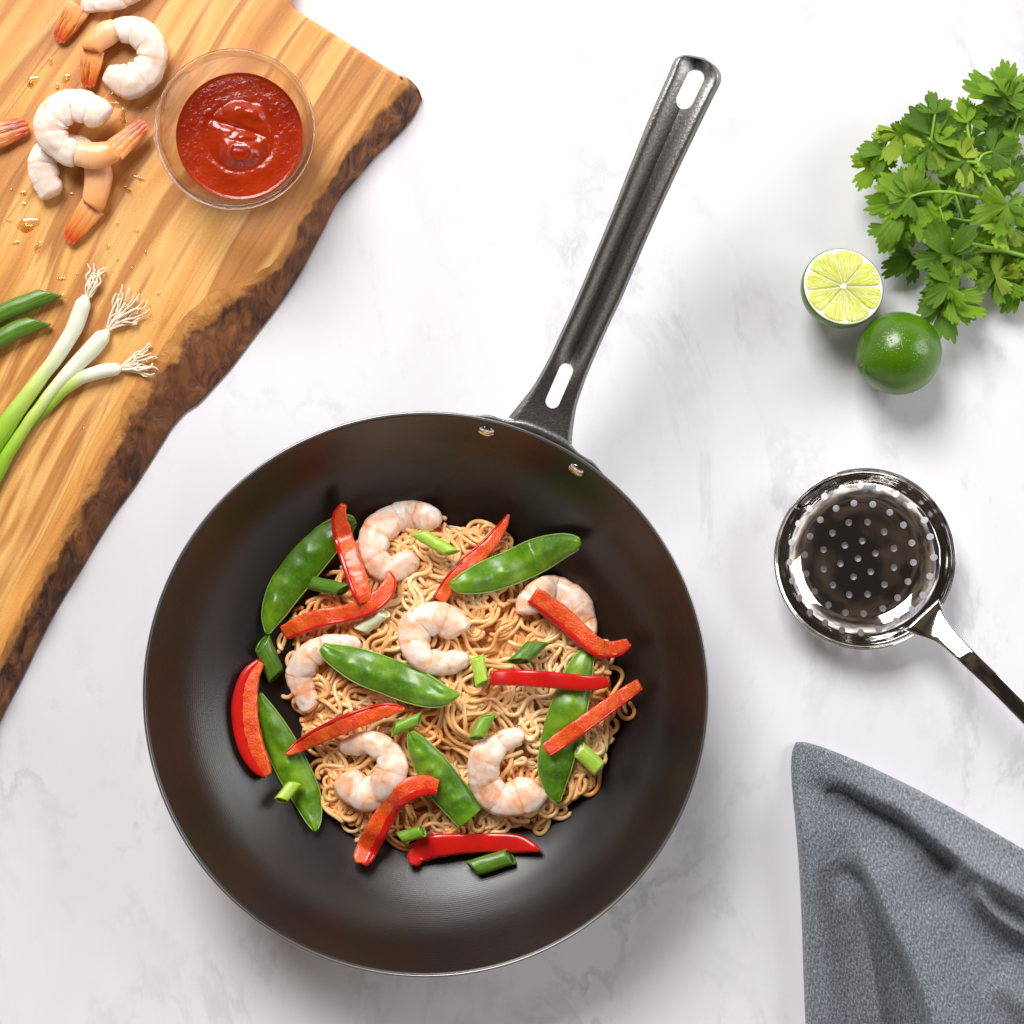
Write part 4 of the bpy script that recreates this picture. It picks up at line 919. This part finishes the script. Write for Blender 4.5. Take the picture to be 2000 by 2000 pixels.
sprig('coriander sprig along the lower part of the bunch, stem crossing from the right edge', [([(2070, 520, 16), (2000, 500, 20), (1955, 488, 24), (1911, 479, 26), (1857, 467, 28)], 5), ([(1857, 467, 28), (1846, 440, 30), (1835, 405, 31)], 3), ([(1911, 479, 26), (1890, 490, 26), (1868, 498, 25)], 3), ([(1857, 467, 28), (1850, 490, 26), (1815, 512, 20), (1785, 500, 16), (1770, 480, 15)], 2.6)],
    [(1856, 500, 128, 98, 30), (1854, 500, 178, 62, 25), (1782, 498, 214, 78, 14), (1866, 500, 250, 50, 26), (1835, 410, 100, 70, 30), (1836, 410, 200, 72, 30), (1966, 398, 210, 88, 36), (1968, 402, 250, 80, 30), (1960, 440, 260, 72, 26)], 4)
sprig('coriander sprig hanging lowest, its three-part leaf beside the whole lime', [([(2060, 522, 10), (1990, 500, 16), (1935, 490, 20), (1899, 495, 23), (1876, 521, 24), (1853, 563, 22), (1850, 585, 20)], 3.8), ([(1850, 585, 20), (1853, 610, 19), (1856, 630, 17)], 2.2)],
    [(1872, 528, 198, 84, 24), (1858, 552, 212, 78, 26), (1854, 560, 250, 66, 25), (1852, 585, 212, 80, 20), (1854, 585, 268, 96, 21), (1856, 580, 318, 92, 21), (1852, 570, 180, 64, 14), (1884, 510, 300, 48, 24)], 5)
sprig('coriander sprig at the lower right of the bunch, dark leaf against the marble', [([(2070, 560, 8), (1990, 540, 14), (1940, 536, 16)], 3)],
    [(1944, 541, 170, 62, 17), (1942, 540, 215, 52, 15), (1944, 540, 20, 60, 18), (1945, 548, 330, 66, 17), (1994, 548, 236, 84, 9), (2000, 545, 190, 70, 10), (1990, 520, 60, 60, 18), (2010, 530, 270, 70, 9)], 6)
lows = []; rr_ = random.Random(5)
poly = [(1725, 250), (1850, 240), (1990, 240), (2020, 300), (2020, 560), (1940, 545), (1860, 540), (1800, 495), (1740, 485), (1720, 420), (1735, 380), (1770, 340), (1735, 320)]
def inside(x, y):
    c = False
    for i in range(len(poly)):
        (x1, y1), (x2, y2) = poly[i], poly[i-1]
        if (y1 > y) != (y2 > y) and x < (x2-x1)*(y-y1)/(y2-y1)+x1: c = not c
    return c
for grp, (n, zl, zh, lab) in enumerate(((34, 4, 10, 'coriander sprig at the very bottom of the bunch, flat against the marble'), (24, 10, 22, 'coriander sprig buried in the middle layer of the bunch'))):
    L_ = []
    while len(L_) < n:
        x, y = rr_.uniform(1700, 2020), rr_.uniform(230, 560)
        if inside(x, y): L_.append((x, y, rr_.uniform(0, 360), rr_.uniform(36, 56), rr_.uniform(zl, zh)))
    L_ = [l for l in L_ if inside(l[0]+l[3]*.75*math.cos(R(l[2])), l[1]-l[3]*.75*math.sin(R(l[2])))]
    sprig(lab, [([(2060, 480+20*grp, zl+2), (1960, 440, zh-2), (1880, 400+30*grp, zh-2), (1800, 350+60*grp, zl+3)], 4), ([(1880, 400+30*grp, zh-2), (1850, 330, zh-3), (1840, 290, zl+2)], 3)], L_, 10+grp)

# ------------------------------------------------------------------ skimmer
def skimmer():
    zr = .024; c = P(1690, 1092, zr); cx, cy = c[0], c[1]; r = 176*.0003*(H-zr)/H; loc = (cx, cy, 0)
    t = thing('skimmer', 'shiny round perforated steel skimmer with flat handle', 'skimmer'); t.location = loc
    pf = cr([(0, .0030), (.015, .0035), (.028, .0045), (.036, .0062), (.0430, .0105), (.0480, .0160), (.0508, .0198), (r-.0005, .0230)], 70)
    th = .0011; g = np.gradient(pf, axis=0); nn = np.stack([g[:, 1], -g[:, 0]], 1); nn /= np.linalg.norm(nn, axis=1)[:, None]
    und = pf+nn*th; und[0, 0] = 0; prof = np.vstack([pf, [[r, .0229]], und[::-1]])
    v, f, uv = lathe(prof, 180, (cx, cy)); o = fixn(mk('perforated_bowl', v, f, MAT['steel'], t, uv, loc=loc))
    Z = [(610,273),(746,248),(882,270),(1004,315),(1110,398),(1210,505),(1252,625),(1278,775),(1250,912),(1200,1050),(1115,1150),(1005,1230),(878,1295),(748,1322),(612,1303),(490,1250),(380,1172),(300,1070),(250,945),(232,810),(245,665),(295,530),(375,420),(485,333),
     (568,420),(698,382),(835,390),(958,448),(1057,540),(1118,670),(1130,812),(1090,950),(1015,1068),(907,1145),(768,1183),(636,1175),(513,1120),(413,1020),(352,893),(341,757),(380,622),(455,503),
     (660,522),(797,518),(918,590),(988,710),(988,848),(920,972),(797,1042),(664,1046),(545,975),(478,860),(477,718),(542,597),(632,687),(758,655),(854,744),(820,878),(695,915),(600,820),(728,782)]
    cs = []
    for (zx, zy) in Z:
        px, py = 1480+zx*.26915, 880+zy*.26915; z = .006
        for _ in range(5): p = P(px, py, z); z = float(np.interp(math.hypot(p[0]-cx, p[1]-cy), pf[:, 0], pf[:, 1]))
        p = P(px, py, z); rr = 6.6*.0003; n = 16
        V = [(p[0]+rr*math.cos(2*math.pi*k/n), p[1]+rr*math.sin(2*math.pi*k/n), zz) for zz in (z-.012, z+.012) for k in range(n)]
        F = [tuple(range(n))[::-1], tuple(range(n, 2*n))]+[(k, (k+1) % n, (k+1) % n+n, k+n) for k in range(n)]
        cs.append((np.array(V), F, np.zeros((2*n, 2))))
    cut(o, merge(cs), loc)
    a = np.linspace(0, 2*np.pi, 10, endpoint=False); lip = np.stack([r+.0000+.0005*np.cos(a), .0232+.0005*np.sin(a)], 1)
    v, f, uv = lathe(lip, 180, (cx, cy), True); fixn(mk('rim', v, f, MAT['steel'], t, uv, loc=loc))
    ctrl = [(1800, 1200, 46, 22.6), (1815, 1215, 36, 24.4), (1830, 1228, 27, 26.6), (1848, 1243, 21, 29.6), (1872, 1266, 18.5, 34), (1900, 1294, 17.5, 38), (1950, 1342, 17, 40.5), (2010, 1402, 17, 41), (2110, 1500, 17, 40)]
    p, hw = path(ctrl, 90, lambda x, y: np.zeros(np.shape(x)), 0)
    v, f, uv = sweep(p, hw, np.full(len(p), .0013), 28, lambda th: (np.sign(np.cos(th))*np.abs(np.cos(th))**.35, np.sign(np.sin(th))*np.abs(np.sin(th))**.5))
    fixn(mk('handle', v, f, MAT['steel'], t, uv, loc=loc))
skimmer()

# ------------------------------------------------------------------ napkin
def napkin():
    n = 250; m = 250; A = np.array([62., 700.]); B = np.array([640., 322.]); C0 = np.array([1529., 1424.]); V = []; UV = []; F = []
    ridges = [  # polyline, height mm, width left side px, width right side px
        ([(1620, 1505), (1700, 1560), (1790, 1618), (1890, 1690), (2010, 1760), (2120, 1830)], 7.5, 34, 44),
        ([(1642, 1622), (1668, 1640), (1700, 1705), (1740, 1795), (1785, 1890), (1825, 2000), (1850, 2090)], 9.5, 14, 95),
        ([(1545, 1500), (1570, 1650), (1590, 1800), (1610, 1990), (1620, 2090)], 4.0, 30, 42),
        ([(1640, 1700), (1690, 1830), (1720, 2000)], 3.5, 30, 25),
        ([(1900, 1715), (1915, 1755), (1960, 1800), (2040, 1845)], 4.2, 18, 16),
        ([(1930, 1900), (2000, 1960), (2080, 2010)], 4, 40, 40),
        ([(1830, 1740), (1880, 1850), (1930, 2000)], 3, 45, 45)]
    dips = [([(1600, 1543), (1660, 1568), (1740, 1600), (1790, 1640), (1850, 1695)], -6.5, 20, 20)]
    segs = [(np.array(cr(pl, 60)), h, a, b) for pl, h, a, b in ridges+dips]
    def height(x, y):
        h = 5.0
        for pl, hh, wl, wr in segs:
            d = np.hypot(pl[:, 0]-x, pl[:, 1]-y); k = int(np.argmin(d)); k0 = max(k-1, 0); k1 = min(k+1, len(pl)-1); tx, ty = pl[k1]-pl[k0]
            s = tx*(y-pl[k, 1])-ty*(x-pl[k, 0]); s /= math.hypot(tx, ty)*6; b_ = .5-.5*math.tanh(s); w = wl+(wr-wl)*b_
            e_ = sm(0, 14, k); w = (wl+wr)/2*(1-e_)+w*e_; fade = .15+.85*e_
            h += 3.8*hh*math.exp(-(d[k]/w)**1.7)*fade
        return max(h, 1.2)
    for i in range(n):
        u = i/(n-1)
        for j in range(m):
            v = j/(m-1); uu = u**1.0; vv = v
            p = C0+A*uu+B*vv
            # rounded corner and slightly bowed hems
            d = (1-uu)**14*(1-vv)**14; p = p+np.array([26, 26])*d
            p = p+np.array([8*math.sin(uu*math.pi*1.6)*(1-vv), -14*math.sin(min(vv*1.3, 1)*math.pi)*(1-uu)])
            e = min(uu*700, vv*700); ed = math.sqrt(max(0, 1-(1-min(e/14, 1))**2))
            h = height(p[0], p[1])+.5*noise.noise(Vector((p[0]*.02, p[1]*.02, 3)))+.5*noise.noise(Vector((p[0]*.045, p[1]*.045, 9)))
            z = .0003+h*.001*ed; q = P(p[0], p[1], z); V.append(q); UV.append((uu*1.1, vv*1.1))
    for i in range(n-1):
        for j in range(m-1): F.append((i*m+j, i*m+j+1, (i+1)*m+j+1, (i+1)*m+j))
    o = mk('napkin', V, F, MAT['cloth'], uv=UV); fixn(o); tag(o, 'crumpled grey-blue woven cloth napkin at the bottom right corner', 'napkin')
napkin()
